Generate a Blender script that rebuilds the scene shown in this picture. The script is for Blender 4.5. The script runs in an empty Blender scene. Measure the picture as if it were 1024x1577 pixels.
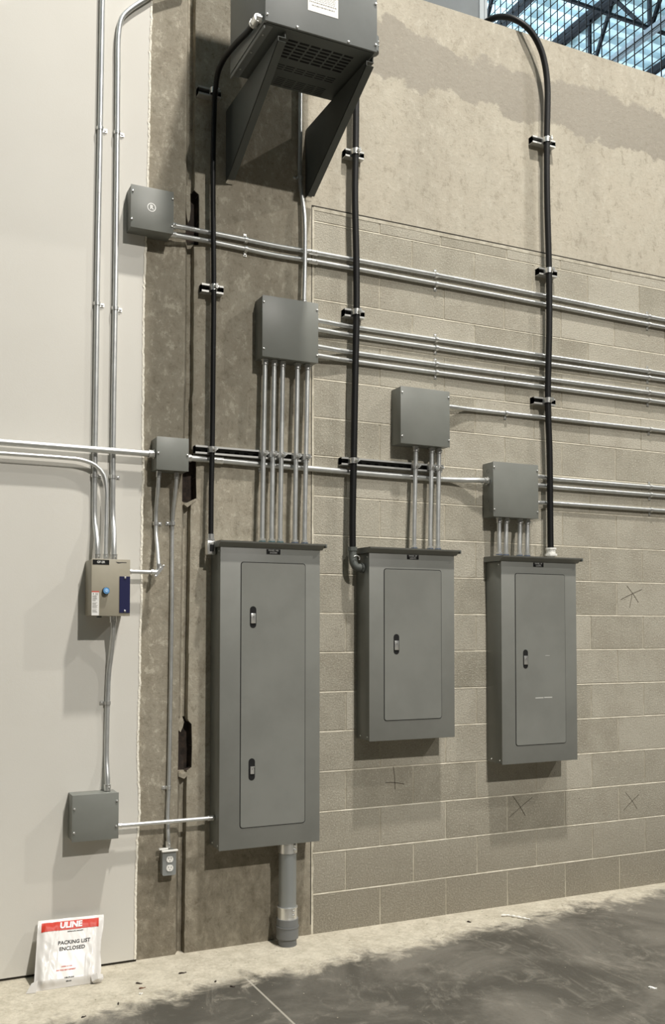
import bpy, bmesh, math, random
from mathutils import Vector, Matrix, noise
random.seed(7)
S = bpy.context.scene
COL = S.collection
PI = math.pi

# ------------------------------------------------------------------ camera
cam_d = bpy.data.cameras.new('camera'); cam = bpy.data.objects.new('camera', cam_d); COL.objects.link(cam)
yaw, pitch, roll = .4245, .0377, .0021
fw = Vector((math.sin(yaw)*math.cos(pitch), math.cos(yaw)*math.cos(pitch), math.sin(pitch)))
r0 = Vector((math.cos(yaw), -math.sin(yaw), 0)); u0 = r0.cross(fw)
r1 = math.cos(roll)*r0 + math.sin(roll)*u0; u1 = -math.sin(roll)*r0 + math.cos(roll)*u0
cam.matrix_world = Matrix(((r1.x, u1.x, -fw.x, -2.2436), (r1.y, u1.y, -fw.y, -4.3643), (r1.z, u1.z, -fw.z, 1.5615), (0, 0, 0, 1)))
cam_d.sensor_fit = 'HORIZONTAL'; cam_d.sensor_width = 36
cam_d.lens = 1449.95*36/1024
cam_d.shift_x = (512-459.45)/1024; cam_d.shift_y = (908.2-788.5)/1024
cam_d.clip_end = 200
S.camera = cam

# ------------------------------------------------------------------ world, lamps, exposure
w = bpy.data.worlds.new('world'); S.world = w; w.use_nodes = True
bg = w.node_tree.nodes['Background']; bg.inputs[0].default_value = (1.0, .965, .91, 1); bg.inputs[1].default_value = .085
S.view_settings.view_transform = 'Standard'; S.view_settings.look = 'None'
S.view_settings.gamma = 1; S.view_settings.use_curve_mapping = False; S.view_settings.exposure = -1.08
def lamp(name, loc, power, size=.34, color=(1, .955, .885), kind='AREA'):
    d = bpy.data.lights.new(name, kind); d.energy = power; d.color = color
    if kind == 'AREA': d.shape = 'DISK'; d.size = size
    else: d.shadow_soft_size = size
    o = bpy.data.objects.new(name, d); o.location = loc; COL.objects.link(o)
lamp('bay_or_fill_lamp', (.45, -3.15, 10.6), 1950)
lamp('bay_or_fill_lamp', (1.0, -12.0, 10.4), 4300)
lamp('bay_or_fill_lamp', (8.2, -5.5, 10.4), 1150)
lamp('bay_or_fill_lamp', (2.5, 7.5, 7.5), 9000, .3, (.74, .89, 1), 'POINT')  # unseen cool fill light, added to brighten the roof deck behind the wall
lamp('bay_or_fill_lamp', (6.5, 14.0, 9.0), 10500, .3, (.74, .89, 1), 'POINT')  # another added fill light for the far roof deck, no fixture

# ------------------------------------------------------------------ materials
def mat(name, color, rough=.5, metal=0., spec=.5):
    m = bpy.data.materials.new(name); m.use_nodes = True
    b = m.node_tree.nodes['Principled BSDF']
    b.inputs['Base Color'].default_value = (*color, 1); b.inputs['Roughness'].default_value = rough
    b.inputs['Metallic'].default_value = metal; b.inputs['Specular IOR Level'].default_value = spec
    return m
class G:
    """small node helper"""
    def __init__(s, m):
        s.t = m.node_tree; s.n = s.t.nodes; s.l = s.t.links; s.b = s.n['Principled BSDF']
        s.co = s.n.new('ShaderNodeTexCoord').outputs['Object']
        s.sep = s.n.new('ShaderNodeSeparateXYZ'); s.l.new(s.co, s.sep.inputs[0])
    def noise(s, scale, detail=6, rough=.6, stretch=None, dist=0.):
        x = s.n.new('ShaderNodeTexNoise'); x.inputs['Scale'].default_value = scale
        x.inputs['Detail'].default_value = detail; x.inputs['Roughness'].default_value = rough; x.inputs['Distortion'].default_value = dist
        if stretch:
            mp = s.n.new('ShaderNodeMapping'); mp.inputs['Scale'].default_value = stretch
            s.l.new(s.co, mp.inputs[0]); s.l.new(mp.outputs[0], x.inputs['Vector'])
        else: s.l.new(s.co, x.inputs['Vector'])
        return x.outputs[0]
    def math(s, op, a, b=0., c=0.):
        x = s.n.new('ShaderNodeMath'); x.operation = op
        for i, v in enumerate((a, b, c)):
            if hasattr(v, 'default_value') or hasattr(v, 'links'): s.l.new(v, x.inputs[i])
            else: x.inputs[i].default_value = v
        return x.outputs[0]
    def ramp(s, f, lo, hi, a=0., b=1.):
        x = s.n.new('ShaderNodeMapRange'); x.inputs[1].default_value = lo; x.inputs[2].default_value = hi
        x.inputs[3].default_value = a; x.inputs[4].default_value = b; x.clamp = True
        x.interpolation_type = 'SMOOTHSTEP'; s.l.new(f, x.inputs[0]); return x.outputs[0]
    def mix(s, f, a, b):
        x = s.n.new('ShaderNodeMix'); x.data_type = 'RGBA'
        for sock, v in ((x.inputs[0], f), (x.inputs[6], a), (x.inputs[7], b)):
            if isinstance(v, tuple): sock.default_value = (*v, 1)
            elif isinstance(v, float): sock.default_value = v
            else: s.l.new(v, sock)
        return x.outputs[2]
    def color(s, c): s.l.new(c, s.b.inputs['Base Color'])
    def bump(s, h, strength=.3, dist=.004):
        x = s.n.new('ShaderNodeBump'); x.inputs['Strength'].default_value = strength; x.inputs['Distance'].default_value = dist
        s.l.new(h, x.inputs['Height']); s.l.new(x.outputs[0], s.b.inputs['Normal'])

M = {}
# cast concrete frame (column and header)
m = M['concrete'] = mat('cast_concrete', (.4, .35, .26), .85, 0, .2); g = G(m)
n1 = g.noise(4.2, 9, .72, None, .3); n2 = g.noise(34, 7, .78); n3 = g.noise(1.3, 5, .6, (1, 1, .4)); n4 = g.noise(90, 4, .8); n5 = g.noise(15, 8, .8, (1, 1, .7), .25)
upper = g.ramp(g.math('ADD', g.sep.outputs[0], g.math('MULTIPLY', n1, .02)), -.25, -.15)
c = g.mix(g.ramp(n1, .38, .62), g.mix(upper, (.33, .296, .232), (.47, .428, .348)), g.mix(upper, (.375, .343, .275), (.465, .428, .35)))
leftstrip = g.ramp(g.sep.outputs[0], -.88, -.89)
c = g.mix(g.math('MULTIPLY', leftstrip, .4), c, (.22, .195, .15))
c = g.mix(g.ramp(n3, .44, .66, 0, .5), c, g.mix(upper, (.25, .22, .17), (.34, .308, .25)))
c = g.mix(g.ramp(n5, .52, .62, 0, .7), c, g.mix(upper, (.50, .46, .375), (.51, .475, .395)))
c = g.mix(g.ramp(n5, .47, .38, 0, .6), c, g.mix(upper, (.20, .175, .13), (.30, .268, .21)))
# smooth trowelled repair band near the top of the wall
zz = g.math('ADD', g.sep.outputs[2], g.math('MULTIPLY', g.noise(2.4, 8, .66), .50))
zz = g.math('ADD', zz, g.math('MULTIPLY', g.sep.outputs[0], .03))
band = g.math('MULTIPLY', g.math('MULTIPLY', g.ramp(zz, 4.79, 4.81), g.ramp(zz, 5.10, 5.075)), upper)
stain = g.math('MULTIPLY', g.ramp(g.math('ABSOLUTE', g.math('SUBTRACT', g.sep.outputs[0], g.math('ADD', 1.19, g.math('MULTIPLY', n1, .03)))), .055, .035, 0, .55), g.ramp(g.sep.outputs[2], 5.0, 4.6))
c = g.mix(g.math('MULTIPLY', band, .85), c, g.mix(g.ramp(n3, .35, .7), (.275, .25, .21), (.325, .297, .25)))
c = g.mix(g.math('MULTIPLY', stain, .6), c, (.27, .24, .185))
c = g.mix(g.math('MULTIPLY', g.ramp(n2, .55, .66), .55), c, g.mix(upper, (.15, .128, .092), (.25, .22, .17)))
c = g.mix(g.math('MULTIPLY', g.ramp(n2, .44, .34), .35), c, (.52, .475, .38))
c = g.mix(g.ramp(n4, .645, .69, 0, .85), c, (.07, .058, .042))
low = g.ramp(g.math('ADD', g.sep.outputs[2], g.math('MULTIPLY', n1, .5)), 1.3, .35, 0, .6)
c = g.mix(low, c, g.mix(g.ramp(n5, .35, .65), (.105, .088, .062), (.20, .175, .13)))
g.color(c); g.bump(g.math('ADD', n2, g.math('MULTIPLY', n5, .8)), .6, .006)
# block
m = M['block'] = mat('concrete_block', (.36, .33, .27), .9, 0, .15); g = G(m)
at = g.n.new('ShaderNodeAttribute'); at.attribute_name = 'tint'
n1 = g.noise(5, 6, .6); n2 = g.noise(110, 4, .75); n3 = g.noise(1.3, 4, .6)
c = g.mix(at.outputs['Fac'], (.30, .277, .222), (.46, .43, .36))
c = g.mix(g.ramp(n1, .3, .7, 0, .5), c, (.48, .45, .375))
c = g.mix(g.ramp(g.noise(2.6, 5, .65), .48, .62, 0, .35), c, (.30, .27, .215))
c = g.mix(g.ramp(n2, .50, .66, 0, .6), c, (.58, .545, .46))
c = g.mix(g.ramp(g.noise(130, 3, .8), .56, .66, 0, .55), c, (.17, .15, .115))
c = g.mix(g.ramp(g.noise(62, 3, .85), .645, .70, 0, .9), c, (.06, .05, .038))
lower_dark = g.ramp(g.math('ADD', g.sep.outputs[2], g.math('MULTIPLY', n3, .5)), 1.15, .2, 0, .7)  # blocks get darker towards the floor, broken up by noise
c = g.mix(lower_dark, c, g.mix(g.ramp(n2, .4, .7), (.175, .155, .118), (.29, .265, .212)))
g.color(c); g.bump(n2, .9, .005)
m = M['mortar'] = mat('mortar', (.43, .395, .31), .9, 0, .1); g = G(m)
n1 = g.noise(14, 6, .7); g.color(g.mix(g.ramp(n1, .3, .7), (.42, .385, .305), (.66, .62, .52))); g.bump(g.noise(60, 4, .7), .5, .004)
m = M['mortar_head'] = mat('head_joint_mortar', (.34, .305, .235), .9, 0, .1); g = G(m)
g.color(g.mix(g.ramp(g.noise(9, 6, .7), .35, .7), (.33, .30, .235), (.50, .465, .38))); g.bump(g.noise(60, 4, .7), .4, .003)
M['gap'] = mat('open_joint', (.035, .03, .022), .9)
m = M['pocket'] = mat('rusty_pocket', (.05, .03, .018), .85); g = G(m)
g.color(g.mix(g.ramp(g.noise(22, 6, .7), .35, .7), (.016, .011, .008), (.055, .036, .025)))
# painted drywall
m = M['drywall'] = mat('painted_drywall', (.78, .74, .66), .55, 0, .3); g = G(m)
n1 = g.noise(1.2, 4, .5); g.color(g.mix(g.ramp(n1, .3, .75), (.61, .59, .54), (.65, .63, .58)))
g.bump(g.noise(180, 3, .6), .12, .002)
m = M['plaster_edge'] = mat('torn_paint_edge', (.84, .8, .7), .6); g = G(m)
g.color(g.mix(g.ramp(g.noise(70, 5, .7), .55, .68), (.82, .78, .68), (.42, .37, .28))); g.bump(g.noise(90, 4, .7), .8, .006)
# floor
m = M['floor'] = mat('concrete_floor', (.2, .19, .17), .6, 0, .35); g = G(m)
n1 = g.noise(1.6, 8, .62, None, .6); n2 = g.noise(7, 8, .7, None, .8); n3 = g.noise(60, 5, .7)
c = g.mix(g.ramp(n1, .38, .64), (.07, .065, .054), (.155, .144, .122))
c = g.mix(g.ramp(n2, .52, .72, 0, .5), c, (.25, .232, .195))
c = g.mix(g.ramp(g.noise(3, 8, .75, (1, .35, 1), 1.5), .55, .70, 0, .5), c, (.27, .25, .21))
c = g.mix(g.ramp(n3, .55, .72, 0, .4), c, (.06, .055, .045))
c = g.mix(g.ramp(g.noise(26, 4, .9), .67, .70, 0, .7), c, (.42, .39, .34))
yy = g.math('ADD', g.sep.outputs[1], g.math('MULTIPLY', g.math('SUBTRACT', n2, .5), .5))
yy = g.math('ADD', yy, g.math('MULTIPLY', g.math('SUBTRACT', n1, .5), .35))
yy = g.math('SUBTRACT', yy, g.math('MULTIPLY', g.sep.outputs[0], .13))
dust = g.ramp(yy, -.47, -.27)
c = g.mix(dust, c, g.mix(g.ramp(g.noise(9, 9, .85), .38, .62), g.mix(g.ramp(n3, .35, .65), (.38, .345, .27), (.46, .42, .335)), g.mix(g.ramp(n3, .35, .65), (.52, .475, .385), (.60, .555, .455))))
seam = g.math('MULTIPLY', g.ramp(g.math('ABSOLUTE', g.math('ADD', g.sep.outputs[0], .71)), .006, .003), g.ramp(g.sep.outputs[1], -.38, -.46))
c = g.mix(g.math('MULTIPLY', seam, .7), c, (.44, .41, .35))
g.color(c); g.l.new(g.ramp(dust, 0, 1, .55, .9), g.b.inputs['Roughness']); g.bump(n3, .25, .003)
# painted metals etc.
def painted(name, col, rough=.42, spec=.4):
    m = mat(name, col, rough, 0, spec); g = G(m)
    d = tuple(v*.93 for v in col); e = tuple(v*1.06 for v in col)
    g.color(g.mix(g.ramp(g.noise(4, 5, .6), .3, .7), d, e)); g.bump(g.noise(260, 2, .5), .06, .001)
    return m
M['panel'] = painted('grey_enamel', (.198, .201, .184))
M['panel_body'] = painted('galvanised_grey_side', (.17, .176, .16), .33, .5)
M['box'] = painted('grey_box_enamel', (.19, .196, .178))
M['xfmr'] = painted('transformer_grey', (.19, .2, .195))
M['bracket'] = painted('dark_grey_bracket', (.10, .108, .1), .5)
M['beige'] = painted('beige_enamel', (.35, .32, .25))
M['navy'] = mat('navy_panel', (.010, .012, .06), .4)
M['black'] = mat('black_plastic', (.006, .006, .006), .35)
M['cable'] = mat('black_jacket', (.006, .006, .006), .5, 0, .28)
M['slot'] = mat('vent_opening', (.004, .004, .004), .9)
M['white'] = mat('white_plastic', (.78, .77, .73), .4)
M['label'] = mat('white_label', (.8, .79, .76), .5)
M['ink'] = mat('dark_ink', (.03, .03, .03), .7)
M['greyink'] = mat('grey_ink', (.25, .24, .22), .7)
M['red'] = mat('red_print', (.50, .032, .015), .5)
M['redink'] = mat('red_ink', (.55, .12, .09), .6)
M['orange'] = mat('orange_print', (.7, .25, .06), .5)
M['letter'] = mat('white_lettering', (.75, .75, .73), .5)
M['dimletter'] = mat('grey_lettering', (.38, .38, .37), .5)
M['blue'] = mat('blue_button', (.13, .33, .62), .35)
M['blue2'] = mat('pale_blue_button', (.33, .55, .85), .3)
m = M['emt'] = mat('galvanised_conduit', (.60, .61, .60), .33, .72); g = G(m)
g.color(g.mix(g.ramp(g.noise(30, 5, .6), .3, .7), (.60, .61, .60), (.68, .69, .68)))
g.l.new(g.ramp(g.noise(12, 4, .6), .3, .7, .33, .40), g.b.inputs['Roughness'])
m = M['zinc'] = mat('zinc_fitting', (.80, .80, .78), .3, .85); g = G(m); g.bump(g.noise(120, 3, .6), .2, .002)
M['teal'] = mat('teal_zinc_nut', (.25, .42, .45), .3, .8)
M['bluezinc'] = mat('blue_zinc_nut', (.28, .34, .46), .3, .8)
M['strut'] = mat('galvanised_strut', (.55, .55, .53), .4, .6)
M['strutshade'] = mat('strut_inside_shade', (.05, .05, .047), .6, .3)  # dark colour stands in for the shade inside the open channel
M['pvc'] = painted('grey_pvc', (.17, .175, .175), .45)
M['rigid'] = mat('rigid_conduit', (.33, .345, .34), .5, .55)
m = M['poly'] = mat('white_poly', (.66, .64, .615), .3, 0, .5); g = G(m)
M['scratch'] = mat('white_scratch', (.5, .5, .47), .5)
M['deck'] = mat('roof_deck', (.56, .71, .78), .6)
M['joist'] = mat('joist_steel', (.012, .013, .016), .7, 0, .2)
M['joistgrey'] = mat('joist_grey', (.14, .16, .18), .5)
M['wire'] = mat('wire', (.006, .006, .007), .7, 0, .1)
M['duct'] = painted('duct_grey', (.145, .158, .165))
M['ductedge'] = mat('duct_edge', (.34, .37, .39), .5)
M['lint'] = mat('lint', (.8, .79, .75), .8)
M['chip'] = mat('dark_chip', (.03, .02, .015), .8)
M['chipred'] = mat('reddish_chip', (.16, .07, .04), .8)
M['pencil'] = mat('pencil_mark', (.11, .095, .07), .9)

# ------------------------------------------------------------------ mesh helpers
def link(name, bm, m, parent=None, smooth=False, kind=None):
    me = bpy.data.meshes.new(name); bmesh.ops.recalc_face_normals(bm, faces=bm.faces) if smooth != 'keep' else None
    if smooth == 'keep': smooth = False
    bm.to_mesh(me); bm.free()
    if isinstance(m, (list, tuple)):
        for k in m: me.materials.append(k)
    else: me.materials.append(m)
    if smooth:
        for p in me.polygons: p.use_smooth = True
        try: me.set_sharp_from_angle(angle=math.radians(38))
        except Exception: pass
    o = bpy.data.objects.new(name, me); COL.objects.link(o)
    if parent is not None:
        o.parent = parent; o.matrix_parent_inverse = Matrix.Translation(-parent.location)
    if kind: o['kind'] = kind
    return o
def thing(name, label, cat, loc, group=None):
    o = bpy.data.objects.new(name, None); o.empty_display_size = .05; o.location = loc; COL.objects.link(o)
    o['label'] = label; o['category'] = cat
    if group: o['group'] = group
    return o
def tag(o, label, cat, group=None):
    o['label'] = label; o['category'] = cat
    if group: o['group'] = group
    return o
def B(): return bmesh.new()
def box(bm, x0, x1, y0, y1, z0, z1, bev=0., mi=0):
    v = [bm.verts.new((x, y, z)) for x in (x0, x1) for y in (y0, y1) for z in (z0, z1)]
    fs = [bm.faces.new([v[i] for i in q]) for q in ((0, 1, 3, 2), (4, 6, 7, 5), (0, 4, 5, 1), (2, 3, 7, 6), (0, 2, 6, 4), (1, 5, 7, 3))]
    for f in fs: f.material_index = mi
    if bev > 0:
        es = list({e for f in fs for e in f.edges})
        bmesh.ops.bevel(bm, geom=es, offset=bev, segments=2, profile=.5, affect='EDGES')
    return bm
def prism_xz(bm, pts, y0, y1):
    """polygon in X-Z extruded from y0 to y1"""
    a = [bm.verts.new((x, y0, z)) for x, z in pts]; b = [bm.verts.new((x, y1, z)) for x, z in pts]
    f1 = bm.faces.new(a); f2 = bm.faces.new(b[::-1]); n = len(pts)
    for i in range(n): bm.faces.new((a[i], b[i], b[(i+1) % n], a[(i+1) % n]))
    bmesh.ops.triangulate(bm, faces=[f for f in (f1, f2)])
    return bm
def prism_yz(bm, pts, x0, x1):
    a = [bm.verts.new((x0, y, z)) for y, z in pts]; b = [bm.verts.new((x1, y, z)) for y, z in pts]
    f1 = bm.faces.new(a); f2 = bm.faces.new(b[::-1]); n = len(pts)
    for i in range(n): bm.faces.new((a[i], b[i], b[(i+1) % n], a[(i+1) % n]))
    bmesh.ops.triangulate(bm, faces=[f1, f2])
    return bm
def strip_prism(bm, rows, y0, y1):
    """solid bounded left and right by x values per height: rows of (x_left, x_right, z), top first"""
    prev = None
    for xl, xr, z in rows:
        cur = [bm.verts.new(p) for p in ((xl, y0, z), (xr, y0, z), (xr, y1, z), (xl, y1, z))]
        if prev:
            for k in range(4): bm.faces.new((prev[k], cur[k], cur[(k+1) % 4], prev[(k+1) % 4]))
        else: bm.faces.new(cur)
        prev = cur
    bm.faces.new(prev[::-1]); return bm
def cyl(bm, p0, p1, r, n=16, r2=None):
    p0 = Vector(p0); p1 = Vector(p1); d = (p1-p0).normalized(); r2 = r if r2 is None else r2
    a = d.orthogonal().normalized(); b = d.cross(a)
    ra = [bm.verts.new(p0 + r*(math.cos(t)*a+math.sin(t)*b)) for t in [2*PI*i/n for i in range(n)]]
    rb = [bm.verts.new(p1 + r2*(math.cos(t)*a+math.sin(t)*b)) for t in [2*PI*i/n for i in range(n)]]
    for i in range(n): bm.faces.new((ra[i], ra[(i+1) % n], rb[(i+1) % n], rb[i]))
    bm.faces.new(ra[::-1]); bm.faces.new(rb)
    return bm
def smooth_path(pts, step=.03):
    P = [Vector(p) for p in pts]; P = [2*P[0]-P[1]] + P + [2*P[-1]-P[-2]]; out = []
    for i in range(1, len(P)-2):
        p0, p1, p2, p3 = P[i-1], P[i], P[i+1], P[i+2]
        t0 = 0; t1 = t0 + max((p1-p0).length, 1e-6)**.5; t2 = t1+max((p2-p1).length, 1e-6)**.5; t3 = t2+max((p3-p2).length, 1e-6)**.5
        n = max(2, int((p2-p1).length/step))
        for k in range(n):
            t = t1+(t2-t1)*k/n
            A1 = (t1-t)/(t1-t0)*p0+(t-t0)/(t1-t0)*p1; A2 = (t2-t)/(t2-t1)*p1+(t-t1)/(t2-t1)*p2; A3 = (t3-t)/(t3-t2)*p2+(t-t2)/(t3-t2)*p3
            B1 = (t2-t)/(t2-t0)*A1+(t-t0)/(t2-t0)*A2; B2 = (t3-t)/(t3-t1)*A2+(t-t1)/(t3-t1)*A3
            out.append((t2-t)/(t2-t1)*B1+(t-t1)/(t2-t1)*B2)
    out.append(P[-2]); return out
def sweep(bm, P, r, n=16, rf=None):
    P = [Vector(p) for p in P]; T = []
    for i in range(len(P)):
        a = P[max(i-1, 0)]; b = P[min(i+1, len(P)-1)]; T.append((b-a).normalized())
    nrm = T[0].orthogonal().normalized(); rings = []
    for i, p in enumerate(P):
        nrm = (nrm - T[i]*nrm.dot(T[i])).normalized(); bn = T[i].cross(nrm)
        rr = rf(i) if rf else r
        rings.append([bm.verts.new(p + rr*(math.cos(2*PI*k/n)*nrm+math.sin(2*PI*k/n)*bn)) for k in range(n)])
    for i in range(len(P)-1):
        for k in range(n): bm.faces.new((rings[i][k], rings[i][(k+1) % n], rings[i+1][(k+1) % n], rings[i+1][k]))
    bm.faces.new(rings[0][::-1]); bm.faces.new(rings[-1]); return bm
def dome(bm, c, r, h, axis=(0, -1, 0), n=12):
    """low pan-head screw, flat side at c"""
    c = Vector(c); d = Vector(axis).normalized(); a = d.orthogonal().normalized(); b = d.cross(a); prev = None
    for j, (rr, hh) in enumerate(((1, 0), (1, .45), (.8, .85), (.4, 1))):
        ring = [bm.verts.new(c+d*h*hh+r*rr*(math.cos(2*PI*k/n)*a+math.sin(2*PI*k/n)*b)) for k in range(n)]
        if prev:
            for k in range(n): bm.faces.new((prev[k], prev[(k+1) % n], ring[(k+1) % n], ring[k]))
        prev = ring
    bm.faces.new(prev); return bm
def oval(cx, cz, w, h, n=8):
    """stadium outline in X-Z"""
    r = w/2; s = h/2-r; out = []
    for i in range(n+1): t = PI*i/n; out.append((cx+r*math.cos(t), cz+s+r*math.sin(t)))
    for i in range(n+1): t = PI+PI*i/n; out.append((cx+r*math.cos(t), cz-s+r*math.sin(t)))
    return out
def rrect(x0, x1, z0, z1, r, n=4):
    out = []
    for cx, cz, t0 in ((x1-r, z1-r, 0), (x0+r, z1-r, PI/2), (x0+r, z0+r, PI), (x1-r, z0+r, 1.5*PI)):
        for i in range(n+1): t = t0+PI/2*i/n; out.append((cx+r*math.cos(t), cz+r*math.sin(t)))
    return out
def text_mesh(s, size, bold=0., align='CENTER'):
    c = bpy.data.curves.new('lettering', 'FONT'); c.body = s; c.size = size; c.align_x = align; c.align_y = 'CENTER'; c.offset = bold; c.resolution_u = 3
    o = bpy.data.objects.new('lettering', c); COL.objects.link(o)
    me = bpy.data.meshes.new_from_object(o.evaluated_get(bpy.context.evaluated_depsgraph_get()))
    bpy.data.objects.remove(o); bpy.data.curves.remove(c); me.name = 'lettering'; return me
def text_front(s, size, x, y, z, m, parent, bold=0., sx=1., align='CENTER'):
    """flat lettering facing -Y"""
    me = text_mesh(s, size, bold, align)
    for v in me.vertices: v.co = Vector((x+v.co.x*sx, y, z+v.co.y))
    me.materials.append(m); o = bpy.data.objects.new('lettering', me); COL.objects.link(o)
    root = parent.parent if parent.parent else parent
    o.parent = parent; o.matrix_parent_inverse = Matrix.Translation(-root.location) if parent is root else Matrix.Identity(4)
    return o
def sub(name, bm, m, part, smooth=False):
    """sub-part of a part (parts carry world coordinates in their mesh)"""
    o = link(name, bm, m, None, smooth); o.parent = part; return o

# ------------------------------------------------------------------ structure
FX0, FX1, FY0, FY1, CZ = -16, 26, -22, 24, 11.2
b = B(); box(b, FX0, FX1, FY0, FY1, -.15, 0); link('floor', b, M['floor'], kind='structure')
# drywall with a torn right edge
edge = [(-1.056, 5.03), (-1.061, 4.584), (-1.066, 4.101), (-1.072, 3.655), (-1.087, 3.085), (-1.085, 2.493), (-1.083, 2.276), (-1.086, 1.937), (-1.087, 1.63), (-1.093, 1.204), (-1.097, .992), (-1.085, .689), (-1.099, .51), (-1.101, .012)]
def edge_x(z):
    for (xa, za), (xb, zb) in zip(edge, edge[1:]):
        if za >= z >= zb: return xb+(xa-xb)*(z-zb)/(za-zb)
    return edge[-1][0]
zs = [5.03-i*(5.018/420) for i in range(421)]
rag = [(edge_x(z)+.0035*noise.noise(Vector((0, 0, z*26)))+.0035*noise.noise(Vector((3, 0, z*70)))+.004*noise.noise(Vector((9, 0, z*5))), z) for z in zs]
b = B(); strip_prism(b, [(FX0, x-.008, z) for x, z in rag], -.02, 0); link('wall_left', b, M['drywall'], kind='structure')
b = B()
inner = [(x-.011+.002*noise.noise(Vector((5, 0, z*60))), z) for x, z in rag]
for i in range(420):
    (xa, za), (xb, zb) = rag[i], rag[i+1]; (ua, _), (ub, _) = inner[i], inner[i+1]
    vs = [b.verts.new(p) for p in ((ua, -.0225, za), (xa, -.019, za), (xb, -.019, zb), (ub, -.0225, zb), (xa+.001, 0, za), (xb+.001, 0, zb))]
    b.faces.new(vs[:4]); b.faces.new((vs[1], vs[4], vs[5], vs[2]))
bmesh.ops.remove_doubles(b, verts=b.verts, dist=.0002)
link('trim_1', b, M['plaster_edge'], kind='structure')
# concrete frame: left strip of the column, groove, right part of the column and header
GL, GR, CX = -.885, -.840, -.2
def slope(z): return -.012*(2.7-z)/2.2 * 1.6 if z < 2.7 else .004
HDR = 3.747
slots = [[(-.855, 3.712), (-.813, 3.682), (-.811, 3.451), (-.815, 3.43), (-.876, 3.44), (-.881, 3.604), (-.866, 3.60)],
         [(-.879, 2.413), (-.818, 2.392), (-.816, 2.176), (-.865, 2.143), (-.881, 2.163)],
         [(-.896, 1.131), (-.873, 1.124), (-.834, 1.085), (-.833, .877), (-.875, .851), (-.898, .867)]]
def rough_line(x0f, z0, z1, n, amp, seed):
    return [(x0f(z0+(z1-z0)*i/n)+amp*noise.noise(Vector((seed, 0, (z0+(z1-z0)*i/n)*14)))+amp*.5*noise.noise(Vector((seed, 3, (z0+(z1-z0)*i/n)*45))), z0+(z1-z0)*i/n) for i in range(n+1)]
b = B()
strip_prism(b, [(-1.12, x, z) for x, z in rough_line(lambda z: GL+slope(z), 5.03, 0, 60, .0015, 1)], 0, .16)
# right piece outline, going down its left edge with notches for the three pockets
notch = [[(-.838, 3.700), (-.813, 3.682), (-.811, 3.55), (-.813, 3.43), (-.838, 3.425)], [(-.836, 2.397), (-.818, 2.392), (-.819, 2.28), (-.816, 2.176), (-.838, 2.160)], [(-.846, 1.097), (-.834, 1.085), (-.831, .98), (-.833, .877), (-.856, .862)]]
gr = lambda z: GR+slope(z)
le = rough_line(gr, 5.03, 3.72, 20, .0022, 2) + notch[0] + rough_line(gr, 3.40, 2.42, 24, .003, 2) + notch[1] + rough_line(gr, 2.14, 1.11, 24, .003, 2) + notch[2] + rough_line(gr, .84, 0, 20, .0025, 2)
strip_prism(b, [(x, CX, z) for x, z in le], 0, .16)
box(b, CX, FX1, 0, .16, HDR, 5.03)
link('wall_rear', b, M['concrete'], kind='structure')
# groove filling between the pockets
b = B()
for za, zb in ((5.03, 3.70), (3.45, 2.40), (2.16, 1.12), (.86, 0)):
    L = rough_line(lambda z: GL+slope(z)-.01, za, zb, 10, .0, 1); 
    strip_prism(b, [(x, gr(z)+.01, z) for x, z in L], .040, .1)
    # slanting left flank of the groove
    for k in range(10):
        z0 = za+(zb-za)*k/10; z1 = za+(zb-za)*(k+1)/10
        v = [b.verts.new(p) for p in ((GL+slope(z0)-.001, .0005, z0), (GL+slope(z0)+.021, .039, z0), (GL+slope(z1)+.021, .039, z1), (GL+slope(z1)-.001, .0005, z1))]
        b.faces.new(v)
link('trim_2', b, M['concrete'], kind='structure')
b = B(); box(b, -.93, -.78, .055, .1, .8, 3.76)
for nt in notch:
    for (xa, za), (xb, zb) in zip(nt, nt[1:]):
        v = [b.verts.new(p) for p in ((xa-.0015, .004, za-.001), (xb-.0015, .004, zb+.001), (xb-.0015, .056, zb+.001), (xa-.0015, .056, za-.001))]; b.faces.new(v)
link('trim_3', b, M['pocket'], kind='structure')
# chipped remnants of the groove lip beside the pockets
b = B()
prism_xz(b, [(-.877, 3.72), (-.856, 3.715), (-.853, 3.60), (-.858, 3.55), (-.866, 3.535), (-.872, 3.56), (-.877, 3.60)], .008, .05)
prism_xz(b, [(-.897, 1.145), (-.876, 1.13), (-.862, 1.095), (-.868, 1.07), (-.88, 1.045), (-.893, 1.06)], .03, .07)
prism_xz(b, [(-.868, 2.15), (-.818, 2.178), (-.818, 2.168), (-.862, 2.132), (-.880, 2.145)], -.002, .05)
prism_xz(b, [(-.90, .86), (-.872, .845), (-.84, .868), (-.842, .85), (-.87, .825), (-.898, .838)], -.001, .05)
link('trim_4', b, M['concrete'], kind='structure')
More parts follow.
